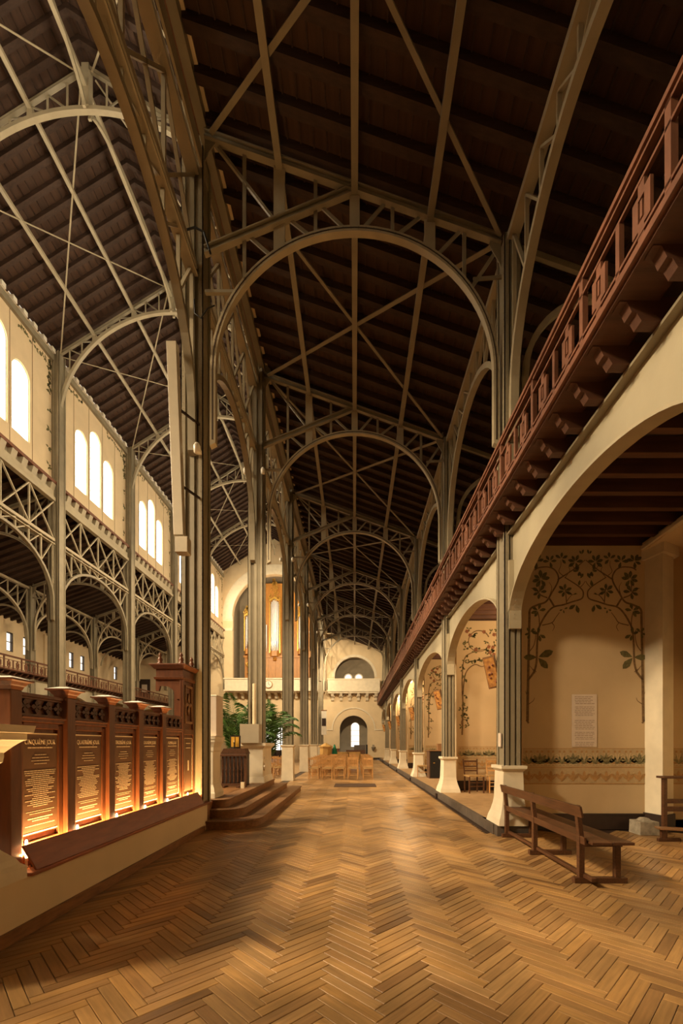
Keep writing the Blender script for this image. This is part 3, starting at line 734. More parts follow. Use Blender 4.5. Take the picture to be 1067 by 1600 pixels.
def frieze(wall, x0, x1, y):
    MB().box(x0, x1, y-.003, y-.0002, 1.10, 1.415).build('frieze_ground', 'friezebg', wall)
    MB().box(x0, x1, y-.003, y-.0002, .80, 1.07).build('border_ground', 'friezebg', wall)
    ln = MB()
    for z, h in ((1.085, .012), (.80, .018), (1.415, .008)): ln.box(x0, x1, y-.006, y-.003, z-h/2, z+h/2)
    ln.build('border_line', 'ochre', wall)
    g, p, o = MB(), MB(), MB(); n = max(1, int((x1-x0)/.19)); w = (x1-x0)/n
    for k in range(n):
        c = x0+(k+.5)*w
        big = k % 3 == 1
        for a in (-70, -45, -20, 20, 45, 70) if not big else (-60, -32, 32, 60, 0):
            a = math.radians(90+a); leaf(g if (big or abs(a-PI/2) < .9) else o, c, 1.14, a, .16 if not big else .2, .018 if not big else .032, y-.0035)
        for a in (-80, -55, -30, -10, 10, 30, 55, 80):
            aa = math.radians(90+a); q = [(c+.20*t*math.cos(aa), 1.13+.20*t*math.sin(aa)+.05*math.sin(t*3)) for t in (.3, .6, .9, 1.2)]
            ribbon(p, q, (.009, .004), y-.0045)
        for dx in (-.04, .04): 
            pts = [(c+dx+.022*math.cos(2*PI*i/6), 1.36+.022*math.sin(2*PI*i/6)) for i in range(6)]; o.prism(pts, y-.006, y-.003, XZ)
        ribbon(p, smooth([(c-.07, 1.125), (c-.03, 1.145), (c, 1.125), (c+.03, 1.145), (c+.07, 1.125)]), (.012, .012), y-.0045)
        for a in (-42, 0, 42):        # fan of drops in the lower border
            aa = math.radians(90+a); leaf(o, c+a*.0005, .84, aa, .19, .030, y-.0035-(a+42)*.00001)
        ribbon(p, [(c-w/2, .99), (c, .85), (c+w/2, .99)], (.006, .006), y-.0045)
    g.build('frieze_leaves', 'friezeleaf', wall, kind='stuff'); p.build('frieze_lines', 'paleline', wall, kind='stuff'); o.build('frieze_blossoms', 'ochre', wall, kind='stuff')
for i in range(1, 7):
    y = YW if i == 1 else YC[i]+.27
    w = MB().box(2.90, XOUT, y, y+.2, 0, 5.0).build('wall_chapel_%d' % i, 'wallpaint', kind='structure', label='painted chapel cross wall behind the %s right column' % ORD[i-1])
    zb = 0 if i == 1 else .17
    MB().box(2.9, 5.1, y-.025, y, zb, zb+.27).build('baseboard', 'dark', w)
    MB().box(2.9, 5.1, y-.035, y, zb+.25, zb+.28).build('baseboard_lip', 'dark', w)
    if i == 1: tree_mural(w)
    elif i < 6: rose_mural(w, y)
    if i < 5: frieze(w, 2.95, 5.08, y)
# engaged pier on the first cross wall, wall stretch beyond it
pr = MB().prism([(5.08, YW), (5.16, YW-.33), (5.48, YW-.14), (5.48, YW)], .30, 4.86, XY).build('wall_pier', 'stone', kind='structure', label='pale angled pier at the end of painted wall')
MB().prism([(5.05, YW), (5.15, YW-.36), (5.50, YW-.16), (5.50, YW)], 0, .30, XY).build('pier_base', 'dark', pr)
MB().prism([(5.02, YW), (5.13, YW-.40), (5.54, YW-.20), (5.54, YW)], 4.70, 4.88, XY).build('pier_cap', 'stone', pr)
frieze(pr, 5.50, 5.84, YW)
sp = MB().prism([(YW, 4.86), (YW-.45, 4.86), (YW-1.3, 5.0), (YW, 5.0)], 5.02, XOUT, YZ).build('spandrel', 'cream', pr)
MB().band([(YW-.05, 4.87), (YW-.9, 4.90), (YW-2.2, 4.96)], [(YW-.05, 4.93), (YW-.9, 4.96), (YW-2.2, 5.0)], 4.98, 5.06, YZ).build('spandrel_edge', 'stone', pr)

# paper notices
pp = MB().box(*[P2(893,0)[0], P2(932,0)[0]], YW-.012, YW-.006, P2(0,1167)[1], P2(0,1085)[1]).build('notice_sheet', 'paper')
tag(pp, 'long printed paper notice hanging on painted chapel wall', 'notice')
ink = MB(); x0, x1 = P2(897,0)[0], P2(928,0)[0]
for k in range(30):
    z = P2(0, 1089)[1]-k*.0295
    if k in (5, 12, 13, 20, 26): continue
    xa = x0+random.uniform(0, .02); 
    while xa < x1-random.uniform(0, .08): b = xa+random.uniform(.03, .07); ink.box(xa, min(b, x1), YW-.0135, YW-.012, z-.0045, z+.0045); xa = b+.01
ink.build('printed_lines', 'ink', pp, kind='stuff')
tag(MB().box(XB-.16, XB-.145, 7.28, 7.40, 1.45, 1.68).build('notice_card', 'paper'), 'small white card fixed to nearest right column', 'notice')

# ------------------------------------------------------------------ galleries
def gallery(fx, side):      # fx maps the x of the right gallery to the side wanted
    near = 1.55 if side == 'right' else 13.0
    fl = thing('gallery_floor', 'red-brown wooden floor of the %s gallery on shaped joists' % side, 'gallery', (fx(3.9), 20, 5.15))
    mb = MB(); a, b = sorted((fx(2.16), fx(XOUT))); mb.box(a, b, near-(6 if side == 'right' else 0), YE, 5.16, 5.21); mb.build('deck', 'dark', fl)
    a, b = sorted((fx(2.10), fx(2.17)))
    MB().box(a, b, near, YE, 5.155, 5.215).build('edge_board', 'redwood', fl)
    a, b = sorted((fx(2.14), fx(2.5))); MB().box(a, b, near, YE, 5.13, 5.16).build('soffit_board', 'joist', fl)
    y = 1.6 if side == 'right' else 13.2; j0 = None
    while y < YE-.1:
        if j0 is None:
            prof = [(2.17,5.16),(2.17,5.12),(2.23,5.12),(2.27,5.04),(2.31,5.03),(2.35,4.965),(2.5,4.965),(XOUT,4.965),(XOUT,5.16)]
            j0 = MB().prism([(fx(u), v) for u, v in prof], y-.05, y+.05, XZ).build('joist', 'joist', fl); yj = y
        else: c = j0.copy(); C.objects.link(c); c.location = (j0.location[0], y-yj+j0.location[1], j0.location[2])
        y += .403
    rl = thing('gallery_balustrade', 'red-brown wooden balustrade with slotted boards on the %s gallery' % side, 'balustrade', (fx(2.12), 20, 5.33))
    def bx(x0, x1, *r): a, b = sorted((fx(x0), fx(x1))); return MB().box(a, b, *r)
    bx(2.08, 2.17, near, YE, 5.825, 5.87).build('handrail', 'redwood', rl); bx(2.10, 2.15, near, YE, 5.79, 5.815).build('handrail', 'redwood', rl)
    bx(2.10, 2.13, near, YE, 5.635, 5.66).build('middle_rail', 'redwood', rl); bx(2.10, 2.14, near, YE, 5.245, 5.27).build('bottom_rail', 'redwood', rl)
    y = 1.8 if side == 'right' else 13.3; first = None; Y0 = y
    fp = bx(2.10, 2.15, y-.03, y+.03, 5.21, 5.83).build('post', 'redwood', rl)
    hp = bx(2.10, 2.14, y+.56-.025, y+.56+.025, 5.21, 5.64).build('short_post', 'redwood', rl)
    def pan(c):
        m = MB(); a, b = sorted((fx(2.105), fx(2.13)))
        for r in ((c-.035, c+.035, 5.21, 5.30), (c-.10, c+.10, 5.30, 5.35), (c-.10, c-.035, 5.35, 5.52), (c+.035, c+.10, 5.35, 5.52), (c-.012, c+.012, 5.37, 5.50), (c-.10, c+.10, 5.52, 5.56), (c-.035, c+.035, 5.56, 5.64)): m.box(a, b, *r)
        return m
    p1 = pan(y+.28).build('slotted_board', 'redwood', rl); p2 = pan(y+.84).build('slotted_board', 'redwood', rl)
    while y+1.12 < YE-.6:
        y += 1.12
        for q in (fp, hp, p1, p2): c = q.copy(); C.objects.link(c); c.location = q.location+Vector((0, y-Y0, 0))
gallery(lambda x: x, 'right'); gallery(mir, 'left')

# ------------------------------------------------------------------ end wall (nave gable, organ arch, aisle end)
def zp(py): return 1.5+(1162-py)*YE/F
def xp(px): return (px-554)*YE/F
ew = MB(); xa, xb = mir(-2.6), -2.75
ew.wallarches(XZ, xa, xb, 7.35, 17.45, [(XM, 3.95, 7.35, 13.35)], YE, YE+.5, 24)
ew.prism([(xa,17.45),(xb,17.45),(xb,zn(xb)+.31),(XM,zn(XM)+.31),(xa,zn(xa)+.31)], YE, YE+.5, XZ)
ew.wallarches(XZ, xa, xb, 0, 7.35, [(XM, .95, 0, 2.6)], YE, YE+.5, 16)
en = ew.build('wall_end_nave', 'cream', kind='structure', label='cream gable wall with the great organ arch')
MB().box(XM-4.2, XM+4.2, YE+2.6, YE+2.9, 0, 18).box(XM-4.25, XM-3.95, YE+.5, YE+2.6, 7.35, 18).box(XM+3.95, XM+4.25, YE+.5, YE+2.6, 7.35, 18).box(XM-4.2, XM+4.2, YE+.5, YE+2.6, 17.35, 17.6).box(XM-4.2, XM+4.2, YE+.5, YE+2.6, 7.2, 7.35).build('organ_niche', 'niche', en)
MB().band(arc(XM, 13.35, 3.97, 3.97, PI, 0, 36), arc(XM, 13.35, 4.85, 4.85, PI, 0, 36), YE-.09, YE, XZ).build('archivolt', 'stone', en)
for s in (-1, 1):
    a, b = sorted((XM+s*3.9, XM+s*4.85))
    MB().box(a, b, YE-.12, YE, 13.12, 13.36).box(a, b, YE-.08, YE, 12.95, 13.12).box(a, b, YE-.12, YE, 12.0, 12.25).build('impost', 'stone', en)
    MB().box(a, b, YE-.06, YE, 7.4, 12.95).build('pilaster', 'cream', en)
pb = MB().box(xa+.5, xb, YE-1.1, YE-.9, 6.35, 7.40).build('tribune_parapet', 'stone', en)
MB().box(xa+.4, xb, YE-1.18, YE-.85, 7.36, 7.46).box(xa+.4, xb, YE-1.18, YE-.85, 6.28, 6.4).build('parapet_moulding', 'stone', en)
MB().box(xa+.5, xb, YE-1.0, YE, 6.2, 6.35).build('tribune_slab', 'stone', en)
x = xa+.7; c0 = None
while x < xb-.2:
    if c0 is None: c0 = MB().prism([(YE,5.6),(YE-.3,5.7),(YE-.5,6.0),(YE-1.0,6.2),(YE,6.2)], x-.12, x+.12, YZ).build('corbel', 'stone', en); xc = x
    else: c = c0.copy(); C.objects.link(c); c.location = (x-xc, 0, 0)
    x += .62
t = thing('wall_clock', 'small round white clock on the organ tribune parapet', 'clock', (XM-.35, YE-1.2, 6.85))
ck = MB(); ck.v = []; 
def disc(cx, cz, r, y0, y1, n=20): return MB().prism([(cx+r*math.cos(2*PI*i/n), cz+r*math.sin(2*PI*i/n)) for i in range(n)], y0, y1, XZ)
disc(XM-.35, 6.88, .36, YE-1.2, YE-1.1).build('rim', 'ochre', t); disc(XM-.35, 6.88, .30, YE-1.22, YE-1.2).build('face', 'white', t)
MB().bar((XM-.35, YE-1.23, 6.88), (XM-.35, YE-1.23, 7.1), .03, .01).bar((XM-.35, YE-1.23, 6.88), (XM-.2, YE-1.23, 6.8), .03, .01).build('hands', 'black', t)
# glazed nave door
d = setting('door_1', (XM, YE+.3, 0), 'glazed door under the organ tribune')
MB().box(XM-.95, XM+.95, YE+.35, YE+.37, 0.9, 3.0).build('pane', 'pane_low', d)
f = MB()
for q in (-.95, -.5, 0, .5, .9): f.box(XM+q-.03, XM+q+.05, YE+.28, YE+.34, 0, 3.3)
f.box(XM-.95, XM+.95, YE+.28, YE+.34, 1.9, 1.98).box(XM-.95, XM+.95, YE+.28, YE+.36, 0, .9).build('door_frame', 'dark', d)
# aisle end
xa2, xb2 = -2.75, 2.75
rdoor, rn = 1.29, 1.85
ae = MB()
cxd = -.1
ae.wallarches(XZ, xa2, xb2, 0, 6.2, [(cxd, rdoor, 0, 2.84)], YE, YE+.4, 20)
ae.wallarches(XZ, xa2, xb2, 6.2, 9.9, [(0, rn, 6.2, 7.72)], YE, YE+.4, 24)
ae.prism([(xa2,9.9),(xb2,9.9),(xb2,za(xb2)+.31),(xa2,za(xa2)+.31)], YE, YE+.4, XZ)
ae.prism([(xb2,0),(XOUT,0),(XOUT,za(XOUT)+.31),(xb2,za(xb2)+.31)], YE, YE+.4, XZ)
ae = ae.build('wall_end_aisle', 'cream', kind='structure', label='cream end wall of the aisle with door and round niche')
wn = MB().wallarches(XZ, -1.5, 1.5, 0, 5, [(.05, .42, 1.2, 3.15)], YE+1.6, YE+1.8, 14)
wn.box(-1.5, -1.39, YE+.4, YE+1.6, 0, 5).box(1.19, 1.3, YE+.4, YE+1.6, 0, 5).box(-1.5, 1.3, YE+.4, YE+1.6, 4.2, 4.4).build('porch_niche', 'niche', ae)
d = setting('window_1', (.05, YE+1.7, 1.2), 'narrow round-headed window at the end of aisle')
MB().prism([(-.37,1.2),(.47,1.2)]+[(.05+.42*math.cos(PI*k/14), 3.15+.42*math.sin(PI*k/14)) for k in range(15)], YE+1.7, YE+1.72, XZ).build('pane', emis('end_window_glass', (1, .95, .86), 1.6), d)
fr = MB().band([(.05-.38,1.2)]+arc(.05,3.15,.38,.38,PI,0,14)+[(.05+.38,1.2)], [(.05-.43,1.2)]+arc(.05,3.15,.44,.44,PI,0,14)+[(.05+.43,1.2)], YE+1.58, YE+1.7, XZ)
for z in (1.7, 2.25, 2.8): fr.box(-.36, .46, YE+1.66, YE+1.69, z-.025, z+.025)
fr.build('window_frame', 'white', d)
un = MB().wallarches(XZ, -2.0, 2.0, 6.2, 8.3, [(-.62, .30, 7.0, 7.86), (.40, .30, 7.0, 7.86)], YE+1.4, YE+1.6, 16)
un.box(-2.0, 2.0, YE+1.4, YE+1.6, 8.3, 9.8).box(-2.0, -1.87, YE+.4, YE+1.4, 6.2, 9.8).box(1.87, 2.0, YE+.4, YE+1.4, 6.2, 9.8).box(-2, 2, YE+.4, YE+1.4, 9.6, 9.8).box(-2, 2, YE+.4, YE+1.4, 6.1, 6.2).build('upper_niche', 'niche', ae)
for i, x in enumerate((-.62, .40)):
    d = setting('window_%d' % (2+i), (x, YE+1.5, 7.2))
    disc(x, 7.86, .30, YE+1.5, YE+1.52).build('pane', bpy.data.materials['end_window_glass'], d)
    MB().box(x-.3, x+.3, YE+1.5, YE+1.52, 7.0, 7.86).build('pane', bpy.data.materials['end_window_glass'], d)
    MB().band(arc(x, 7.86, .29, .29, 0, 2*PI, 24), arc(x, 7.86, .40, .40, 0, 2*PI, 24), YE+1.36, YE+1.42, XZ).build('window_frame', 'white', d)
MB().band(arc(cxd, 2.84, 1.93, 1.93, PI, 0, 30), arc(cxd, 2.84, 2.05, 2.05, PI, 0, 30), YE-.08, YE, XZ).build('hood_mould', 'stone', ae)
MB().box(xa2, cxd-1.93, YE-.07, YE, 2.74, 2.85).box(cxd+1.93, XB, YE-.07, YE, 2.74, 2.85).build('string_course', 'stone', ae)
MB().band(arc(0, 7.72, 1.85, 1.85, PI, 0, 30), arc(0, 7.72, 2.08, 2.08, PI, 0, 30), YE-.06, YE, XZ).build('niche_moulding', 'stone', ae)
MB().box(-2.45, 2.3, YE-.9, YE-.72, 6.35, 7.40).build('balcony_parapet', 'stone', ae)
MB().box(-2.5, 2.35, YE-.97, YE-.66, 7.34, 7.44).box(-2.5, 2.35, YE-.97, YE-.66, 6.25, 6.38).build('parapet_moulding', 'stone', ae)
MB().box(-2.45, 2.3, YE-.85, YE, 6.12, 6.27).build('balcony_slab', 'stone', ae)
for k in range(6):
    x = -2.05+k*.80
    cb = MB().prism([(YE,5.45),(YE-.22,5.5),(YE-.34,5.75),(YE-.6,5.85),(YE-.8,6.12),(YE,6.12)], x-.13, x+.13, YZ).build('corbel', 'stone', ae)
    if k < 5: MB().band(arc(x+.40, 5.82, .22, .18, PI, 0, 10), arc(x+.40, 5.82, .28, .30, PI, 0, 10), YE-.3, YE, XZ).build('corbel_arch', 'stone', ae)
MB().box(1.2, XB, YE-.05, YE, 0, .2).build('baseboard', 'dark', ae)

# organ
def organ():
    yo = YE+.9
    t = thing('pipe_organ', 'golden oak pipe organ with silver pipes in the great arch', 'organ', (XM, yo, 7.4))
    MB().box(XM-3.1, XM+3.1, yo+.3, yo+1.4, 7.35, 9.9).build('lower_case', 'organwood', t)
    MB().box(XM-3.2, XM+3.2, yo+.6, yo+1.5, 9.9, 14.5).prism([(XM-2.4,14.5),(XM+2.4,14.5),(XM+1.2,17.0),(XM-1.2,17.0)], yo+.6, yo+1.5, XZ).build('upper_case', 'organwood', t)
    for k in range(9): MB().box(XM-2.9+k*.68, XM-2.9+k*.68+.05, yo+.26, yo+.3, 7.4, 9.8).build('panel_stile', 'organwood', t)
    MB().box(XM-3.2, XM+3.2, yo+.2, yo+.35, 9.75, 9.95).build('case_rail', 'organwood', t)
    def tower(cx, n, w, z0, z1, r, crown, nm):
        tw = MB().prism([(cx-w, yo+.6), (cx-w, yo+.25), (cx-w*.5, yo-.05), (cx+w*.5, yo-.05), (cx+w, yo+.25), (cx+w, yo+.6)], z0-.55, z0-.05, XY).build('tower_foot', 'organwood', t)
        MB().prism([(cx-w*.7, yo+.5), (cx, yo+.05), (cx+w*.7, yo+.5)], z0-.95, z0-.55, XY).build('tower_corbel', 'organwood', tw)
        for k in range(n):
            u = -1+2*k/(n-1); x = cx+u*w*.86; yy = yo+.15+.35*u*u; top = z1-(.45*abs(u) if crown else .4*abs(u))
            MB().lathe((x, yy, 0), [(.02, z0-.05), (r, z0+.9), (r, top), (r*.8, top)], 10).build('organ_pipe', 'tin', t, smooth=False)
        for s in (-1, 1):
            MB().box(cx+s*w-.05, cx+s*w+.05, yo+.2, yo+.34, z0-.2, z1+.1).build('side_post', 'gilt', t)
        g = MB(); rnd = random.Random(int(cx*10)+50)
        H = 1.9 if crown else .8
        for k in range(34 if crown else 20):
            q = rnd.random(); hw = w*(1-q)*1.05+.06; x = cx+rnd.uniform(-hw, hw); z = z1-.15+q*H
            g.band(arc(x, z, .09, .11, 0, 2*PI, 8), arc(x, z, .13, .15, 0, 2*PI, 8), yo+.02, yo+.1, XZ)
        g.prism([(cx-w, z1-.35), (cx, z1-.05), (cx+w, z1-.35), (cx+w, z1-.2), (cx, z1+.15), (cx-w, z1-.2)], yo-.02, yo+.06, XZ)
        g.build('gilt_crown', 'gilt', t, kind='stuff')
    tower(XM-.2, 7, .48, 10.4, 15.4, .085, True, 'centre'); tower(XM-2.75, 5, .36, 10.6, 13.9, .07, False, 'left'); tower(XM+2.35, 5, .36, 10.6, 13.9, .07, False, 'right')
    for s in (-1, 1):
        for k in range(6): MB().lathe((XM-.2+s*(.85+k*.16), yo+.5, 0), [(.015, 10.4), (.055, 11.1), (.055, 13.6-.25*abs(k-2.5)), (.04, 13.6-.25*abs(k-2.5))], 8).build('flat_pipe', 'tin', t)
        g = MB(); g.tube([(XM+s*2.6, yo+.1, 9.4), (XM+s*2.9, yo, 9.1), (XM+s*2.6, yo, 8.7), (XM+s*2.75, yo, 8.2)], .09, 6); g.build('gilt_bracket', 'gilt', t)
organ()
# dark door at the end of the far gallery
d = setting('door_2', (mir(4.6), YE, 5.2), 'dark door at the end of far left gallery')
MB().box(mir(5.15), mir(4.15), YE-.1, YE-.02, 5.21, 7.5).build('door_leaf', 'dark', d); MB().box(mir(4.9), mir(4.4), YE-.12, YE-.1, 6.3, 7.0).build('door_notice', 'paper', d)
# bare wall lamp posts of the far wall: shallow pilasters
for i, y in enumerate(YC[2:]): MB().box(mir(XOUT), mir(XOUT)+.12, y-.2, y+.2, 0, za(XOUT)).build('trim_%d' % (i+1), 'cream', kind='structure')

# ------------------------------------------------------------------ choir platform, low wall and ledge on the left
pf = MB().box(-12.0, -2.64, YB+.5, 13.0, 0, .46).build('floor_platform', 'stepwood', kind='structure', label='raised wooden choir platform behind the low wall')
lw = MB().box(-2.64, -2.58, YB+.5, 7.62, 0, .455).build('wall_low', 'cream', kind='structure', label='low cream wall along the choir platform')
MB().box(-2.58, -2.555, YB+.5, 7.45, 0, .10).build('baseboard', 'stepwood', lw)
lg = thing('sloping_ledge', 'long sloping red-brown board on ledge of low left wall', 'ledge', (-2.65, 5.4, .46))
MB().box(-2.68, -2.53, 3.42, 7.75, .455, .485).build('shelf', 'board', lg, bevel=.006)
MB().prism([(-2.575,.485),(-2.555,.485),(-2.665,.68),(-2.682,.672)], 3.50, 7.40, XZ).build('sloping_board', 'board', lg, bevel=.004)
for y in (3.6, 4.5, 5.4, 6.3, 7.2): MB().prism([(-2.58,.485),(-2.672,.65),(-2.672,.485)], y-.012, y+.012, XZ).build('bracket', 'dark', lg)

# carved wooden screen, one bay after another
PY = [2.10, 2.77, 3.49, 4.17, 4.87, 5.54, 6.21, 6.98]
XS = -2.76
def squash(t):          # the screen stands a little lower than first drawn
    for o in list(t.children_recursive):
        if o.name.startswith('lettering'): o.location.z = (1.5+(o.location.z+t.location.z-1.5)*.922)-t.location.z; continue
        off = t.location.z
        for v in o.data.vertices:
            z = v.co.z+off
            if z > .5: v.co.z = 1.5+(z-1.5)*.922-off
titles = {2: 'CINQUIÈME JOUR', 3: 'QUATRIÈME JOUR', 4: 'TROISIÈME JOUR', 5: 'DEUXIÈME JOUR', 6: 'PREMIER JOUR'}
def text_mesh(body, size, name, parent, loc, material, squeeze=1.0):
    cu = bpy.data.curves.new(name, 'FONT'); cu.body = body; cu.size = size; cu.align_x = 'CENTER'; cu.extrude = .0008
    o = bpy.data.objects.new('tmp', cu); C.objects.link(o)
    dg = bpy.context.evaluated_depsgraph_get(); me = bpy.data.meshes.new_from_object(o.evaluated_get(dg))
    bpy.data.objects.remove(o)
    me.materials.clear(); me.materials.append(M[material])
    q = bpy.data.objects.new(name, me); C.objects.link(q)
    off = Vector((0, 0, 0)); p = parent
    while p is not None: off += p.location; p = p.parent
    q.parent = parent; q.location = Vector(loc)-off; q.rotation_euler = (PI/2, 0, PI/2); q.scale = (squeeze, 1, 1)
    return q
def screen_bay(i):
    y0, y1 = PY[i], PY[i+1]; a, b = y0+.07, y1-.07; mid = (a+b)/2
    vis = i-1
    lab = ['out of frame', 'at the left picture edge', 'with banner nearest the white pillar', 'with the second banner from left', 'with the third banner from left', 'with the fourth banner from left', 'with the banner beside the canopied stall'][i]
    if i < 2: return
    t = thing('screen_bay', 'carved mahogany screen bay '+lab, 'screen', (XS, mid, .46), 'carved screen bays')
    MB().box(XS-.05, XS-.02, a, b, .46, 1.72).build('back_panel', 'carved', t)
    f = MB().box(XS-.03, XS+.01, a, a+.055, .50, 1.68).box(XS-.03, XS+.01, b-.055, b, .50, 1.68).box(XS-.03, XS+.01, a+.055, b-.055, 1.64, 1.70).box(XS-.03, XS+.01, a+.055, b-.055, .50, .60)
    f.build('panel_frame', 'carved', t, bevel=.006)
    MB().box(XS-.05, XS+.03, a, b, 1.70, 1.74).box(XS-.05, XS+.045, a, b, 1.735, 1.755).build('rail', 'carved', t, bevel=.005)
    MB().box(XS-.04, XS-.012, a, b, 1.755, 1.93).build('frieze_board', 'carved', t)
    n = 4; w = (b-a)/n
    MB().box(XS-.03, XS+.005, a, b, 1.755, 1.775).box(XS-.03, XS+.005, a, b, 1.915, 1.935).build('frieze_rail', 'carved', t)
    cr0 = None
    for k in range(n):
        c = a+w*(k+.5); z = 1.845
        m = MB()
        for dy, dz in ((1,0),(-1,0),(0,1),(0,-1)):       # quatrefoil cross petals
            m.prism([(c, z), (c+dy*.035-dz*.024, z+dz*.035+dy*.024), (c+dy*.066, z+dz*.066), (c+dy*.035+dz*.024, z+dz*.035-dy*.024)], XS-.012, XS+.014, YZ)
        m.build('carved_cross', 'carved_dark', t)
    MB().box(XS-.05, XS+.02, a, b, 1.93, 1.965).build('top_rail', 'carved', t, bevel=.005)
    if i in titles or i == 1:
        y0b, y1b = mid-.235, mid+.235
        bn = MB().box(XS-.012, XS-.004, y0b, y1b, .66, 1.60).build('text_banner', 'banner', t)
        ed = MB()
        for r in ((y0b, y0b+.008, .66, 1.60), (y1b-.008, y1b, .66, 1.60), (y0b, y1b, 1.588, 1.60), (y0b, y1b, .66, .672)): ed.box(XS-.004, XS-.001, *r)
        ed.build('banner_border', 'bannertext', bn)
        if i in titles: text_mesh(titles[i], .060, 'lettering', bn, (XS-.003, mid, 1.495), 'bannertext', .78)
        rnd = random.Random(i); ln = MB()
        def line(z, hw, h=.006):
            u = mid-hw
            while u < mid+hw: 
                v = min(mid+hw, u+rnd.uniform(.012, .045)); ln.box(XS-.004, XS-.0025, u, v, z-h/2, z+h/2); u = v+.006
        line(1.462, .15, .012)
        for k, hw in enumerate((.07, .10, .11, .075)): line(1.395-k*.028, hw)
        for k in range(19): line(1.245-k*.0185, rnd.uniform(.08, .19), .007)
        line(.865, .17, .005); line(.845, .13, .005); line(.80, .15, .011); line(.778, .10, .009); line(.735, .18, .007)
        ln.build('fine_print', 'bannertext', bn, kind='stuff')
    squash(t)
for i in range(2, 7): screen_bay(i)
for i, y in enumerate(PY[2:-1]):
    lab = ['above the white pillar at left', 'left of the QUATRIÈME JOUR banner', 'right of the QUATRIÈME JOUR banner', 'between third and fourth banners', 'between fourth and fifth banners'][i]
    t = thing('screen_post', 'square mahogany screen post with flared cap, top painted lit, '+lab, 'post', (XS, y, .46), 'screen posts')
    MB().box(XS-.07, XS+.05, y-.06, y+.06, .46, 1.97).build('shaft', 'carved', t, bevel=.006)
    c = MB(); pr_ = [(.0, 0), (.03, .010), (.04, .018), (.065, .032), (.075, .055)]
    for (z0, d0), (z1, d1) in zip(pr_, pr_[1:]): c.frust(XS-.07, XS+.05, y-.06, y+.06, 1.97+z0, 1.97+z1, d0, d1)
    c.frust(XS-.07, XS+.05, y-.06, y+.06, 2.045, 2.06, .058, .058).build('cap', 'carved', t)
    MB().frust(XS-.07, XS+.05, y-.06, y+.06, 2.06, 2.085, .055, -.02).build('cap_lit_top', 'white', t); squash(t)  # white stands in for light on top of the mahogany cap
# canopied stall
st = thing('choir_stall', 'tall canopied mahogany choir stall with carved side panel', 'stall', (-2.95, 7.200, .46))
MB().box(XS-.05, XS-.01, 6.980, 7.470, .46, 2.70).build('side_panel', 'carved', st, bevel=.004)
MB().box(XS-.03, XS+.01, 6.980, 7.040, .46, 2.70).box(XS-.03, XS+.01, 7.410, 7.470, .46, 2.70).box(XS-.03, XS+.01, 7.040, 7.410, 1.66, 1.76).box(XS-.03, XS+.01, 7.040, 7.410, 2.6, 2.7).box(XS-.03, XS+.01, 7.040, 7.410, .46, .62).build('side_frame', 'carved', st, bevel=.006)
MB().band([(7.110,1.9),(7.340,1.9),(7.340,2.5),(7.110,2.5),(7.110,1.9)], [(7.075,1.86),(7.375,1.86),(7.375,2.54),(7.075,2.54),(7.075,1.86)], XS-.01, XS+.015, YZ).build('carved_tracery', 'oak', st)
cm = MB(); z = 2.2
for dy, dz in ((1,0),(-1,0),(0,1),(0,-1)): cm.prism([(7.225, z), (7.225+dy*.07-dz*.04, z+dz*.1+dy*.04), (7.225+dy*.12, z+dz*.2), (7.225+dy*.07+dz*.04, z+dz*.1-dy*.04)], XS-.01, XS+.012, YZ)
cm.build('carved_flower', 'oak', st)
MB().box(-2.910, XS-.05, 7.020, 7.060, 1.5, 2.62).build('wing', 'carved', st)
br = [(-2.870, 2.28)]+arc(-3.070, 2.28, .20, .23, 0, PI/2, 10)+[(-3.130, 2.51), (-3.150, 2.42), (-3.200, 2.42), (-3.200, 2.62), (-2.770, 2.62), (-2.770, 2.28)]
MB().prism(br, 7.000, 7.050, XZ).build('arched_bracket', 'carved', st)
MB().frust(-3.200, XS+.01, 6.980, 7.470, 2.62, 2.66, .01, .02).box(-3.190, XS, 6.990, 7.465, 2.66, 2.80).frust(-3.200, XS+.01, 6.980, 7.470, 2.80, 2.86, .01, .06).frust(-3.200, XS+.01, 6.980, 7.470, 2.86, 2.885, .07, .07).build('canopy', 'carved', st, bevel=.003)
for x, y in ((-3.140, 7.030), (-2.800, 7.030), (-2.780, 7.420)):
    MB().lathe((x, y, 2.88), [(.05,0),(.05,.03),(.03,.05),(.045,.09),(.03,.12),(.018,.14),(.032,.165),(.02,.19),(.004,.22)], 10).build('finial', 'carved', st, smooth=True)
bn = MB().box(XS-.012, XS-.004, 7.060, 7.400, .66, 1.60).build('text_banner', 'banner', st)
ed = MB()
for r in ((7.060, 7.066, .66, 1.60), (7.394, 7.400, .66, 1.60), (7.060, 7.400, 1.592, 1.60)): ed.box(XS-.004, XS-.001, *r)
ed.box(XS-.004, XS-.002, 7.140, 7.320, 1.50, 1.512).box(XS-.004, XS-.002, 7.130, 7.330, 1.42, 1.43).box(XS-.004, XS-.002, 7.210, 7.250, 1.02, 1.2).build('banner_marks', 'bannertext', bn)
squash(st)
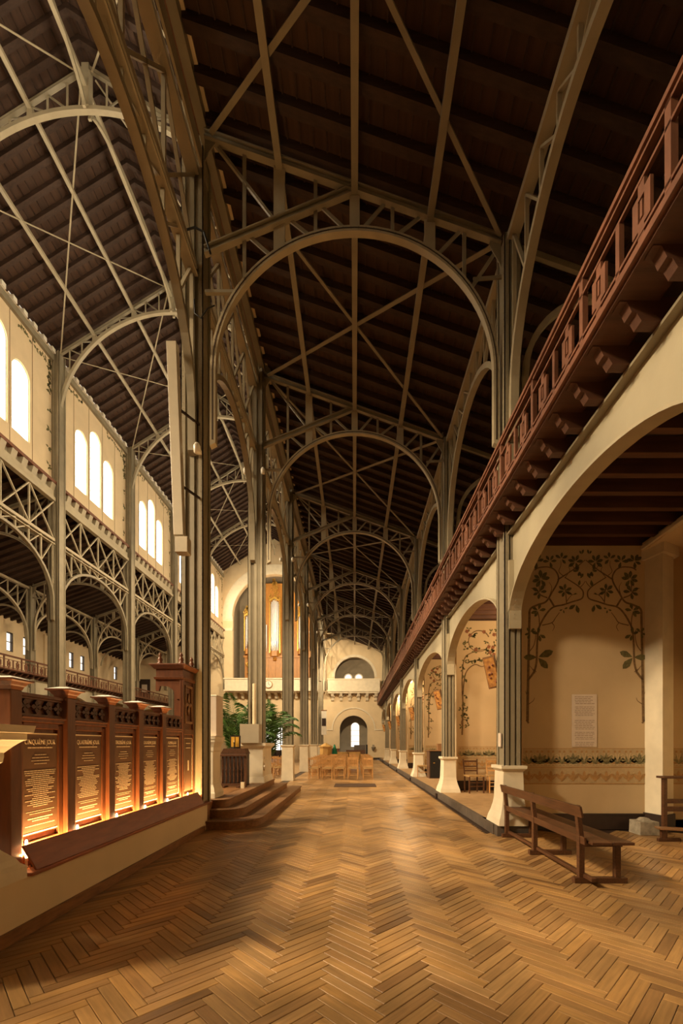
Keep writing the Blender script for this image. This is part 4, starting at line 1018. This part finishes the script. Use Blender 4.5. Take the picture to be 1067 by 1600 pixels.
# little uplights standing behind the sloping board
for i, y in enumerate([3.58, 4.24, 4.94, 5.61, 6.28, 7.04]):
    t = thing('uplight', 'small glowing uplight behind the sloping board, %s' % ['beside the white pillar', 'left of the QUATRIÈME JOUR banner', 'left of the third banner', 'left of the fourth banner', 'left of the fifth banner', 'at foot of the canopied stall'][i], 'lamp', (-2.70, y, .46), 'uplights below the screen')
    MB().lathe((-2.70, y, .46), [(.015, 0), (.015, .03), (.010, .035), (.010, .10)], 10).build('holder', 'white', t)
    MB().lathe((-2.70, y, .46), [(.008, .10), (.011, .12), (.011, .235), (.006, .25)], 10).build('bulb', 'bulb', t)
for y, L in ((3.83, .56), (4.52, .58), (5.21, .56), (5.88, .56), (6.60, .62), (7.23, .4)):
    o = lamp('AREA', 'uplight_strip', (-2.705, y, .58), 34.0*L/.6, (1, .56, .20), shape='RECTANGLE', size=L, size_y=.03)
    dz = Vector((.55, 0, -1)).normalized(); dx = Vector((0, 1, 0)); dy = dz.cross(dx)      # shines upwards and slightly into the panel
    o.rotation_euler = Matrix((dx, dy, dz)).transposed().to_euler()

# white stone pillars of the balustrade
def pillar(x0, x1, y0, y1, label, k=1.0):
    t = thing('stone_pillar', label, 'pillar', ((x0+x1)/2, (y0+y1)/2, .46))
    MB().box(x0, x1, y0, y1, .72, 1.40).build('body', 'stone', t, bevel=.006)
    b = MB(); pr_ = [(.46,.13),(.55,.13),(.58,.10),(.62,.08),(.68,.03),(.72,0)]
    for (a, d0), (c, d1) in zip(pr_, pr_[1:]): b.frust(x0, x1, y0, y1, a, c, d0*k, d1*k)
    b.build('plinth', 'stone', t)
    c = MB(); pr_ = [(1.34,.0),(1.36,.025),(1.40,.03),(1.43,.03),(1.48,.07),(1.52,.11),(1.53,.13),(1.58,.13),(1.585,.16),(1.64,.17)]
    for (a, d0), (e, d1) in zip(pr_, pr_[1:]): c.frust(x0, x1, y0, y1, a, e, d0*k, d1*k)
    c.build('cornice', 'stone', t); return t
pillar(-3.3, -2.68, 2.75, 3.26, 'large white stone pillar at the left picture edge')
pillar(-2.98, -2.70, 8.30, 8.75, 'white stone pillar at the head of platform steps', .4)
bx_ = thing('stone_lectern', 'pale slab-sided box standing on white pillar by steps', 'box', (-2.82, 8.6, 1.64))
MB().box(-2.93, -2.66, 8.38, 8.80, 1.645, 2.42).build('body', 'niche' if False else 'paper', bx_, bevel=.008); MB().box(-3.02, -2.97, 8.4, 8.45, 1.645, 2.2).build('side_rod', 'black', bx_); MB().frust(-2.93, -2.66, 8.38, 8.80, 2.42, 2.44, .01, 0).build('lid', 'stone', bx_)

# steps
def step(x1, yf, z0, z1, ye, r, lab):
    pts = [(-2.64, yf)]+[(x1-r+r*math.sin(a), yf+r-r*math.cos(a)) for a in [PI/2*k/10 for k in range(11)]]+[(x1, ye), (-2.64, ye)]
    t = thing('platform_step', lab, 'step', (-2.2, yf, z0), 'steps up to the platform')
    MB().prism(pts, z0, z1-.03, XY).build('riser', 'stepwood', t)
    p2 = [(-2.66, yf-.025)]+[(x1-r+(r+.025)*math.sin(a), yf+r-(r+.025)*math.cos(a)) for a in [PI/2*k/10 for k in range(11)]]+[(x1+.025, ye), (-2.66, ye)]
    MB().prism(p2, z1-.03, z1, XY).build('tread', 'oak', t)
step(-1.72, 7.55, 0, .153, 13.9, .55, 'lowest wooden step with rounded corner'); step(-2.08, 7.85, .153, .306, 13.4, .45, 'middle wooden step with rounded corner'); step(-2.38, 8.05, .306, .46, 12.9, .2, 'top wooden step at platform level')
MB().box(-2.68, -2.58, 7.62, 7.75, 0, .46).build('trim_10', 'stepwood', kind='structure')

# pedestal round the second column
t = thing('stone_pedestal', 'white moulded stone pedestal round foot of second left column', 'pedestal', (-2.8, 12.2, .46))
MB().box(-3.02, -2.44, 11.6, 12.75, .62, 1.38).build('body', 'stone', t, bevel=.01)
MB().frust(-3.02, -2.44, 11.6, 12.75, .46, .62, .05, .02).build('foot', 'stone', t)
c = MB(); 
for a, d0, e, d1 in ((1.36,.0,1.40,.03),(1.40,.03,1.44,.07),(1.44,.08,1.52,.08)): c.frust(-3.02, -2.44, 11.6, 12.75, a, e, d0, d1)
c.build('slab', 'stone', t)
sc_ = MB(); 
for k in range(8): a = k*.9; sc_.ball((-2.43+.02*math.sin(a), 11.66+.03*math.cos(a*2), .80+k*.045), .035, 6, 4)
sc_.build('carved_scroll', 'stone', t)
MB().box(-3.02, -2.52, 11.45, 11.85, 1.521, 2.02).build('plain_block', 'enamel', t)
t = thing('paschal_candle', 'tall cream paschal candle in front of second left column', 'candle', (-2.68, 11.56, 2.02))
MB().lathe((-2.68, 11.62, 2.021), [(.045, 0), (.045, 1.08), (.02, 1.09)], 16).build('wax', 'candle', t, smooth=False)
MB().lathe((-2.68, 11.62, 3.10), [(.004, 0), (.003, .03)], 6).build('wick', 'black', t)

# small wooden rail on the platform
t = thing('altar_rail', 'short dark turned-baluster rail on the platform beside white pillar', 'rail', (-2.95, 10.4, .46))
MB().box(-3.28, -2.58, 10.33, 10.47, 1.20, 1.25).build('top_rail', 'bench', t, bevel=.005); MB().box(-3.28, -2.58, 10.36, 10.44, .50, .55).build('bottom_rail', 'bench', t)
for k in range(8):
    x = -3.24+k*.09
    if k in (0, 7): MB().box(x-.03, x+.03, 10.37, 10.43, .46, 1.2).build('post', 'bench', t)
    else: MB().lathe((x, 10.4, .55), [(.012,0),(.024,.06),(.014,.14),(.026,.22),(.012,.30),(.03,.325),(.012,.35),(.026,.42),(.014,.52),(.022,.6),(.012,.65)], 8).build('baluster', 'bench', t, smooth=True)
for x in (-3.1, -2.75): MB().box(x-.03, x+.03, 10.22, 10.58, .46, .50).build('foot', 'bench', t)
t = thing('desk', 'dark stepped wooden desk behind the short rail', 'desk', (-2.98, 10.9, .46))
MB().prism([(-3.30,1.25),(-2.66,1.25),(-2.72,1.38),(-3.22,1.38)], 10.7, 11.1, XZ).build('desk_top', 'bench', t); MB().box(-3.28, -2.68, 10.72, 11.08, .46, 1.25).build('desk_body', 'dark', t)
t = thing('framed_icon', 'small dark-framed amber diptych standing on the desk', 'icon', (-3.0, 10.9, 1.38))
MB().box(-3.11, -2.86, 10.88, 10.92, 1.381, 1.70).build('frame', 'dark', t); MB().box(-3.08, -2.995, 10.865, 10.88, 1.42, 1.67).build('left_picture', 'amber', t); MB().box(-2.975, -2.89, 10.865, 10.88, 1.42, 1.67).build('right_picture', 'amber', t)
t = thing('candlestick', 'small dark candlestick in front of amber diptych', 'candlestick', (-2.99, 10.8, 1.38))
MB().lathe((-2.99, 10.8, 1.381), [(.05,0),(.05,.015),(.012,.03),(.012,.13),(.03,.15)], 10).build('stem', 'black', t); MB().lathe((-2.99, 10.8, 1.531), [(.012,0),(.012,.06)], 8).build('candle', 'candle', t)
tag(MB().box(-2.66, -2.58, 10.15, 10.23, .461, .60).build('glass_lantern', 'candle'), 'little pale candle glass on platform before the rail', 'candle')

# palms
def palm(cx, cy, zb, h, n, label, seed):
    rnd = random.Random(seed)
    t = thing('potted_palm', label, 'palm', (cx, cy, zb))
    MB().lathe((cx, cy, zb), [(.15,0),(.17,.03),(.21,.32),(.23,.33),(.23,.38),(.2,.38)], 14).build('pot', 'terracotta', t)
    for k in range(n):
        a = 2*PI*k/n+rnd.uniform(-.25, .25); reach = rnd.uniform(.7, 1.25); hh = h*rnd.uniform(.72, 1.08); d = Vector((math.cos(a), math.sin(a)*.75, 0))
        pts = []
        for q in range(13):
            s = q/12; pts.append(Vector((cx, cy, zb+.3))+d*reach*(s**1.5)+Vector((0, 0, hh*(1.45*s-.62*s**2.6*(reach/1.0)))))
        fr = MB().tube(pts, [.012*(1-s/14) for s in range(13)], 5).build('frond', 'palm', t)
        lf = MB()
        for q in range(44):
            s = .22+.78*q/44; i = min(11, int(s*12)); p = pts[i].lerp(pts[i+1], s*12-i); tg = (pts[i+1]-pts[i]).normalized()
            side = tg.cross(Vector((0, 0, 1))).normalized()
            for sg in (-1, 1):
                L = .42*math.sin(PI*(.15+.8*s))+.04; dr = (side*sg*.8+tg*.75+Vector((0, 0, -.25-.2*rnd.random()))).normalized()
                w = tg*.016; e = p+dr*L+Vector((0, 0, -.07*rnd.random())); m = p+dr*L*.5
                lf.add([p, m+w, e, m-w], [(0,1,2),(0,2,3)])
        lf.build('leaflets', 'palm', fr, kind='stuff')
palm(-3.55, 13.35, .0, 2.75, 15, 'potted palm with long fronds left of second column', 3)
palm(-2.95, 14.2, .0, 2.85, 17, 'potted palm with long fronds right of second column', 8)

# ------------------------------------------------------------------ chairs
def chair(loc, label, group, rz=0, first=[None]):
    if first[0] is None:
        t = thing('straw_chair', label, 'chair', (0, 0, 0), group)
        for x in (-.20, .20):
            MB().bar((x, -.20, 0), (x, -.19, .47), .032, .032).bar((x, -.19, .47), (x, -.25, .92), .030, .030).build('rear_leg', 'chair', t)
            MB().bar((x, .20, 0), (x, .20, .44), .034, .034).build('front_leg', 'chair', t)
            MB().bar((x, -.20, .2), (x, .20, .2), .018, .018, (0,0,1)).build('stretcher', 'chair', t)
        MB().box(-.22, .22, -.21, .22, .43, .465).build('seat', 'straw', t)
        MB().bar((-.2, .2, .26), (.2, .2, .26), .02, .02, (0,0,1)).bar((-.2, -.2, .16), (.2, -.2, .16), .02, .02, (0,0,1)).build('cross_bar', 'chair', t)
        MB().bar((-.2, -.243, .86), (.2, -.243, .86), .07, .018, (0,1,0)).build('top_slat', 'chair', t); MB().bar((-.2, -.205, .56), (.2, -.205, .56), .04, .018, (0,1,0)).build('lower_slat', 'chair', t)
        for k in range(5): MB().bar((-.13+k*.065, -.207, .57), (-.13+k*.065, -.24, .84), .016, .014).build('spindle', 'chair', t)
        first[0] = t; t.location = loc; t.rotation_euler = (0, 0, rz); return t
    return dup(first[0], loc, label, group, rz)
XC = [-1.70, -1.16, -.62, -.05, .58]
for r in range(8):
    for c in range(5):
        yy = 18.55+r*.98
        if r >= 7 and c == 0: continue
        chair((XC[c]+random.uniform(-.03, .03), yy+random.uniform(-.04, .04), 0), 'straw-seated wooden chair in %s row of the block, %s from left' % (ORD[r], ['first', 'second', 'third', 'fourth', 'fifth'][c]), 'chairs in the aisle block', random.uniform(-.05, .05))
for r in range(3):
    for c in range(3): chair((-3.35-c*.52, 19.2+r*1.0, 0), 'straw-seated chair in the nave behind palms, %s row, %s from aisle' % (ORD[r], ['first', 'second', 'third'][c]), 'chairs in the nave', 0)
# two ladder-back chairs by the second cross wall
def ladder_chair(x, y, lab, rz, m):
    t = thing('ladder_back_chair', lab, 'chair', (x, y, .172), None)
    def L(a, b, w, n): 
        return MB().bar(a, b, w, w).build(n, m, t)
    bx = lambda p: (p[0]+x, p[1]+y, p[2]+.172)
    for s in (-.2, .2):
        L(bx((s*.9, .19, 0)), bx((s*.9, .19, .45)), .034, 'rear_leg'); L(bx((s*.9, .19, .45)), bx((s*1.0, .26, .90)), .03, 'back_post'); L(bx((s, -.2, 0)), bx((s, -.2, .45)), .034, 'front_leg')
    MB().box(x-.22, x+.22, y-.22, y+.21, .172+.44, .172+.475).build('seat', 'straw', t)
    for z, yy in ((.58, .215), (.70, .232), (.84, .252)): MB().bar(bx((-.19, yy, z)), bx((.19, yy, z)), .05 if z > .8 else .035, .016).build('slat', m, t)
    for z in (.18, .28): MB().bar(bx((-.2, -.2, z)), bx((.2, -.2, z)), .02, .02).build('stretcher', m, t)
    t.rotation_euler = (0, 0, rz)
ladder_chair(3.24, 11.85, 'dark ladder-back chair by the painted wall beyond the first arch', .12, 'bench'); ladder_chair(3.85, 11.9, 'honey-coloured ladder-back chair partly behind nearest right column', -.1, 'chair')

# cabinet in the second chapel bay
t = thing('cabinet', 'dark-fronted wooden cabinet in the chapel between second and third columns', 'cabinet', (3.1, 16.9, .172))
MB().box(2.85, 3.36, 16.6, 17.2, .172, 1.22).build('body', 'bench', t); MB().box(2.88, 3.34, 16.585, 16.6, .2, 1.2).build('front_panel', 'black', t); MB().box(2.82, 3.4, 16.55, 17.25, 1.22, 1.25).build('top', 'oak', t)
MB().box(3.2, 3.4, 16.7, 17.0, 1.25, 1.5).build('small_box', 'oak', t); MB().box(3.0, 3.06, 16.575, 16.585, .75, .78).build('handle', 'gilt', t)
chair((2.72, 17.35, .172), 'straw chair beside the dark cabinet', 'chairs in the chapels', 1.4)

# stations of the cross on the right columns
for i in range(1, 7):
    y = YC[i]+.26; t = thing('station_picture', 'tilted orange painted panel on the %s right column' % ORD[i-1], 'picture', (2.40, y, 2.75), 'painted panels on the right columns')
    MB().box(-.05, .06, -.10, .10, -.28, .28).build('frame_box', 'oak', t).location = (0, 0, 0)
    MB().box(-.06, -.05, -.085, .085, -.25, .25).build('painting', 'iconpaint', t)
    for ch in t.children:      # geometry above was written about the thing's own origin
        ch.data.transform(Matrix.Translation(Vector(t.location)))
    rl = MB()
    rnd = random.Random(i)
    g = MB()
    for k in range(6): g.ball((2.40-.065, y+rnd.uniform(-.06, .06), 2.75+rnd.uniform(-.18, .18)), .022, 6, 4)
    g.build('painted_figures', 'rosepaint', t)
    t.rotation_euler = (math.radians(-9), math.radians(-14), math.radians(62))

# far furniture at the end of the aisle
t = thing('octagonal_box', 'tall octagonal honey wood box behind the chairs', 'box', (-1.53, 22.6, 0))
oc = lambda r: [(-1.53-.25+r*math.cos(PI/8+k*PI/4), 26.9+r*math.sin(PI/8+k*PI/4)) for k in range(8)]
t.location = (-1.78, 26.9, 0)
MB().prism(oc(.38), 0, 1.28, XY).build('body', 'palewood', t); MB().prism(oc(.43), 1.28, 1.33, XY).build('lip', 'palewood', t)
q = MB(); q.lathe((-1.78, 26.9, 1.33), [(.43, 0), (.02, .22)], 8); q.build('pointed_lid', 'palewood', t)
t = thing('veiled_stand', 'green cloth draped over a stand behind the chairs', 'cloth', (-1.25, 27.0, 0))
MB().lathe((-1.25, 27.0, 0), [(.16,.0),(.16,.03),(.03,.05),(.03,.9)], 10).build('stand', 'dark', t)
dr = MB(); prof = [(.19,.55),(.17,.8),(.15,1.0),(.12,1.15),(.07,1.3),(.05,1.4),(.02,1.46)]
vs = []; fs = []; n = 20
for j, (r, z) in enumerate(prof):
    for k in range(n): a = 2*PI*k/n; rr = r*(1+.16*math.cos(5*a)*(1-j/7)); vs.append((-1.25+rr*math.cos(a), 27.0+rr*math.sin(a), z))
for j in range(len(prof)-1):
    for k in range(n): fs.append((j*n+k, j*n+(k+1) % n, (j+1)*n+(k+1) % n, (j+1)*n+k))
dr.add(vs, fs); dr.build('drape', 'greencloth', t, smooth=True)
for k, (x0, x1) in enumerate(((-1.25, -.45), (-.42, .38), (.0, .5))):
    if k == 2: break
    t = thing('pale_bench', 'pale varnished bench behind the chairs, %s one' % ('left', 'right')[k], 'bench', ((x0+x1)/2, 27.6, 0), 'pale benches')
    MB().box(x0, x1, 27.5, 27.54, .55, .98).build('backrest', 'palewood', t); MB().box(x0, x1, 27.5, 27.95, .42, .46).build('seat', 'palewood', t)
    for x in (x0+.04, x1-.04): MB().box(x-.02, x+.02, 27.5, 27.95, 0, .95).build('end_panel', 'palewood', t)
t = thing('console', 'dark upright console standing before the end doorway', 'console', (.2, 38.5, 0))
MB().box(-.75, .95, 38.3, 38.9, 0, .95).build('body', 'bench', t); MB().box(-.05, .95, 38.5, 38.8, .95, 1.38).build('hood', 'grey', t); MB().box(1.0, 1.15, 38.4, 38.5, 0, 1.42).build('side_post', 'black', t)
t = thing('sideboard', 'low red-brown sideboard left of the end doorway', 'sideboard', (-1.9, 39, 0))
MB().box(-2.5, -1.35, 38.8, 39.3, 0, 1.02).build('body', 'redwood', t); MB().box(-2.55, -1.3, 38.75, 39.35, 1.02, 1.07).build('top', 'redwood', t)
for x in (-2.3, -2.0, -1.7, -1.45): MB().lathe((x, 39.0, 1.07), [(.05,0),(.02,.05),(.02,.2),(.04,.22)], 8).build('ornament', 'gilt', t)
t = thing('holy_water_stoup', 'dark wall stoup right of the end doorway', 'stoup', (1.75, YE-.3, 1.1))
MB().lathe((1.75, YE-.30, .95), [(.05,0),(.1,.06),(.2,.18),(.22,.25),(.17,.25)], 12).build('bowl', 'rough_stone', t); MB().box(1.65, 1.85, YE-.1, YE-.01, .85, 1.4).build('back_plate', 'rough_stone', t)
tag(MB().box(-.72, .76, 15.05, 16.25, 0.001, .012).build('floor_mat', 'niche'), 'dark flat mat on floor in front of the chairs', 'mat')
bpy.data.objects['floor_mat'].data.materials[0] = mat('mat_weave', (.10, .055, .03), .9, 0, .15, 60, .4, 200)
t = thing('hanging_banner', 'narrow poster banner hanging from the farthest left column', 'banner', (-2.35, 34.4, 3.7))
MB().box(-2.62, -2.22, 34.3, 34.33, 2.2, 4.1).build('cloth', 'white', t); MB().box(-2.6, -2.56, 34.33, 34.75, 4.1, 4.14).build('arm', 'dark', t); MB().box(-2.58, -2.26, 34.28, 34.3, 2.9, 3.5).build('printed_picture', 'dark', t); MB().box(-2.66, -2.18, 34.29, 34.35, 4.08, 4.16).build('rod', 'oak', t)

# ------------------------------------------------------------------ benches on the right
t = thing('church_bench', 'long dark wooden bench with open back in front of nearest right column', 'bench', (2.62, 5.9, 0))
yb0, yb1 = 4.60, 7.02
def bx3(a, b, c, d, e, f_, n, m='bench', bv=.005): return MB().box(a, b, c, d, e, f_).build(n, m, t, bevel=bv)
MB().prism([(2.385,.84),(2.36,.838),(2.385,.715),(2.41,.72)], yb0-.03, yb1+.05, XZ).build('top_rail', 'bench', t, bevel=.004)
MB().prism([(2.415,.51),(2.44,.51),(2.445,.43),(2.42,.43)], yb0-.02, yb1+.03, XZ).build('seat_rail', 'bench', t, bevel=.003)
bx3(2.46, 2.67, yb0-.10, yb1+.06, .445, .475, 'seat_plank'); bx3(2.68, 2.90, yb0-.10, yb1+.06, .445, .475, 'seat_plank')
for y in (4.70, 5.90, 6.98):
    f_ = MB().bar((2.44, y, .06), (2.44, y, .50), .06, .06).bar((2.44, y, .48), (2.40, y, .835), .05, .06)
    f_.build('back_post', 'bench', t, bevel=.004)
    bx3(2.80, 2.86, y-.03, y+.03, .06, .445, 'front_leg'); bx3(2.36, 2.93, y-.035, y+.035, 0, .06, 'foot'); bx3(2.46, 2.88, y-.025, y+.025, .39, .445, 'bearer')
bx3(2.45, 2.50, 4.5, 7.05, .065, .105, 'stretcher')
t = thing('prayer_bench', 'wooden prayer bench with low kneeling board at the right edge', 'bench', (5.2, 6.8, 0))
for x in (4.93, 6.0): bx3(x-.03, x+.03, 6.90, 6.96, .0, .95, 'post', 'bench')
bx3(4.86, XOUT-.02, 6.84, 7.02, .95, .985, 'arm_board', 'bench'); bx3(4.96, XOUT-.02, 6.92, 6.95, .55, .62, 'upper_rail', 'bench'); bx3(4.96, XOUT-.02, 6.92, 6.95, .42, .50, 'lower_rail', 'bench')
MB().prism([(4.62, 6.62), (5.72, 6.20), (5.78, 6.36), (4.68, 6.80)], .19, .215, XY).build('kneeling_board', 'oak', t, bevel=.004)
bx3(4.66, 5.0, 6.66, 6.72, 0, .05, 'foot', 'bench'); bx3(4.70, 4.76, 6.66, 6.71, .05, .19, 'kneeler_leg', 'bench'); bx3(5.05, 5.11, 6.46, 6.52, 0, .19, 'kneeler_leg', 'bench')
rs = MB(); rnd = random.Random(5)
rs.frust(4.66, 4.98, 7.1, 7.4, 0, .22, .0, -.005); rs.frust(4.74, 4.90, 7.15, 7.35, .22, .27, .0, -.04)
tag(rs.build('stone_block', 'rough_stone', bevel=.006), 'rough little stone block at foot of pale pier', 'stone')

# ------------------------------------------------------------------ column fittings
t = thing('column_loudspeaker', 'long leaning white loudspeaker box on the nearest left column', 'loudspeaker', (-3.05, 7.2, 6.5))
k = F/7.15
def PX(px): return (px-554)/k
def PZ(py): return 1.5+(1162-py)/k
b = MB(); vs = []
for (pz, xl_, xr_) in ((840, 275, 290), (541, 263.5, 279)):
    z = PZ(pz)
    for yy in (7.05, 7.17): vs += [(PX(xl_), yy, z), (PX(xr_), yy, z)]
b.add(vs, [(0,1,3,2),(4,6,7,5),(0,4,5,1),(2,3,7,6),(0,2,6,4),(1,5,7,3)]); b.build('cabinet', 'enamel', t, bevel=.006)
MB().box(PX(278), PX(297), 7.03, 7.2, PZ(867), PZ(843)).build('junction_box', 'enamel', t, bevel=.006)
MB().bar((PX(282), 7.17, PZ(640)), (PX(300), 7.49, PZ(640)), .03, .03).bar((PX(286), 7.17, PZ(760)), (PX(300), 7.49, PZ(760)), .03, .03).build('clamp', 'dark', t)
for i in range(1, 6):
    y = YC[i]-.30 if i != 1 else 7.39
    for s, sn in ((-1, 'nave'), (1, 'aisle')):
        if i == 1 and s == 1: x, z = XA+.06, 6.5
        else: x, z = XA+s*.24, 8.9
        t = thing('spotlight', 'small white spotlight on %s side of the %s left column' % (sn, ORD[i-1]), 'spotlight', (x, y, z), 'spotlights on the left columns')
        MB().box(x-.03, x+.03, y, y+.10, z-.03, z+.03).build('bracket', 'white', t); MB().lathe((x, y-.04, z-.10), [(.03, 0), (.055, .02), (.06, .12), (.035, .17)], 10).build('head', 'white', t, smooth=True)
cb = MB().tube([(XA-.2, 7.1, 10.0), (XA-.05, 7.08, 9.85), (XA+.12, 7.08, 9.9), (XA+.26, 7.1, 9.85), (XA+.34, 7.2, 9.6)], .018, 6).tube([(XA+.1, 7.1, 8.75), (XA+.12, 7.08, 8.5), (XA+.22, 7.08, 8.42), (XA+.32, 7.1, 8.6), (XA+.42, 7.15, 8.7)], .010, 6)
tag(cb.build('cable', 'black'), 'black cable looped round the nearest left column', 'cable')

# globe lamps under the gallery
for i, (x, y) in enumerate(((4.4, 10.6), (4.3, 15.6), (2.95, 22.9), (2.92, 29.0), (3.0, 34.2))):
    t = thing('globe_lamp', 'warm globe lamp under the right gallery, %s from camera' % ORD[i], 'lamp', (x, y, 4.96), 'globe lamps under the gallery')
    MB().lathe((x, y, 4.84), [(.012, 0), (.012, .10), (.05, .12)], 10).build('fitting', 'dark', t)
    MB().ball((x, y, 4.77), .085, 14, 10).build('globe', 'bulb', t, smooth=True)
    lamp('POINT', 'globe_light', (x, y, 4.62), 130, WARM, shadow_soft_size=.09)

# ------------------------------------------------------------------ added fill spots, no fixtures: they brighten aisles, chapels and end wall
def fill_spot(x, y, z, tgt, e, ang=100, size=.35, col=(1, .77, .48)):
    lamp('SPOT', 'added_fill_light', (x, y, z), e, col, target=tgt, spot_size=math.radians(ang), spot_blend=.6, shadow_soft_size=size)
for y, ty, e in ((-1.5, 3.5, 8500), (3.6, 8.5, 7500), (8.4, 12, 7000), (16.8, 18, 7000), (22.5, 24, 7000), (28.2, 30, 7000)):
    fill_spot(-11.8, y, 11.3, (1.5, ty, 0), e, 62, .9)  # added for the window light falling on aisle floor and chapel walls
fill_spot(-9.5, 30, 11.5, (XM, YE+.5, 10), 4000, 85)
fill_spot(-4.5, 30, 11.5, (XM, YE+.5, 10), 2700, 85)
fill_spot(-1.2, 31, 8.6, (0, YE, 4.5), 2800, 85)
fill_spot(-.8, 8, 8.9, (.3, 19, 0), 2600, 66)  # added to brighten the chairs and the floor around them
for y in (12.5, 18.2, 23.9, 29.6): fill_spot(-3.2, y, 9.4, (-17.5, y+3.5, 4.5), 2200, 85, .4)  # added to lift the far aisle wall and its lattice
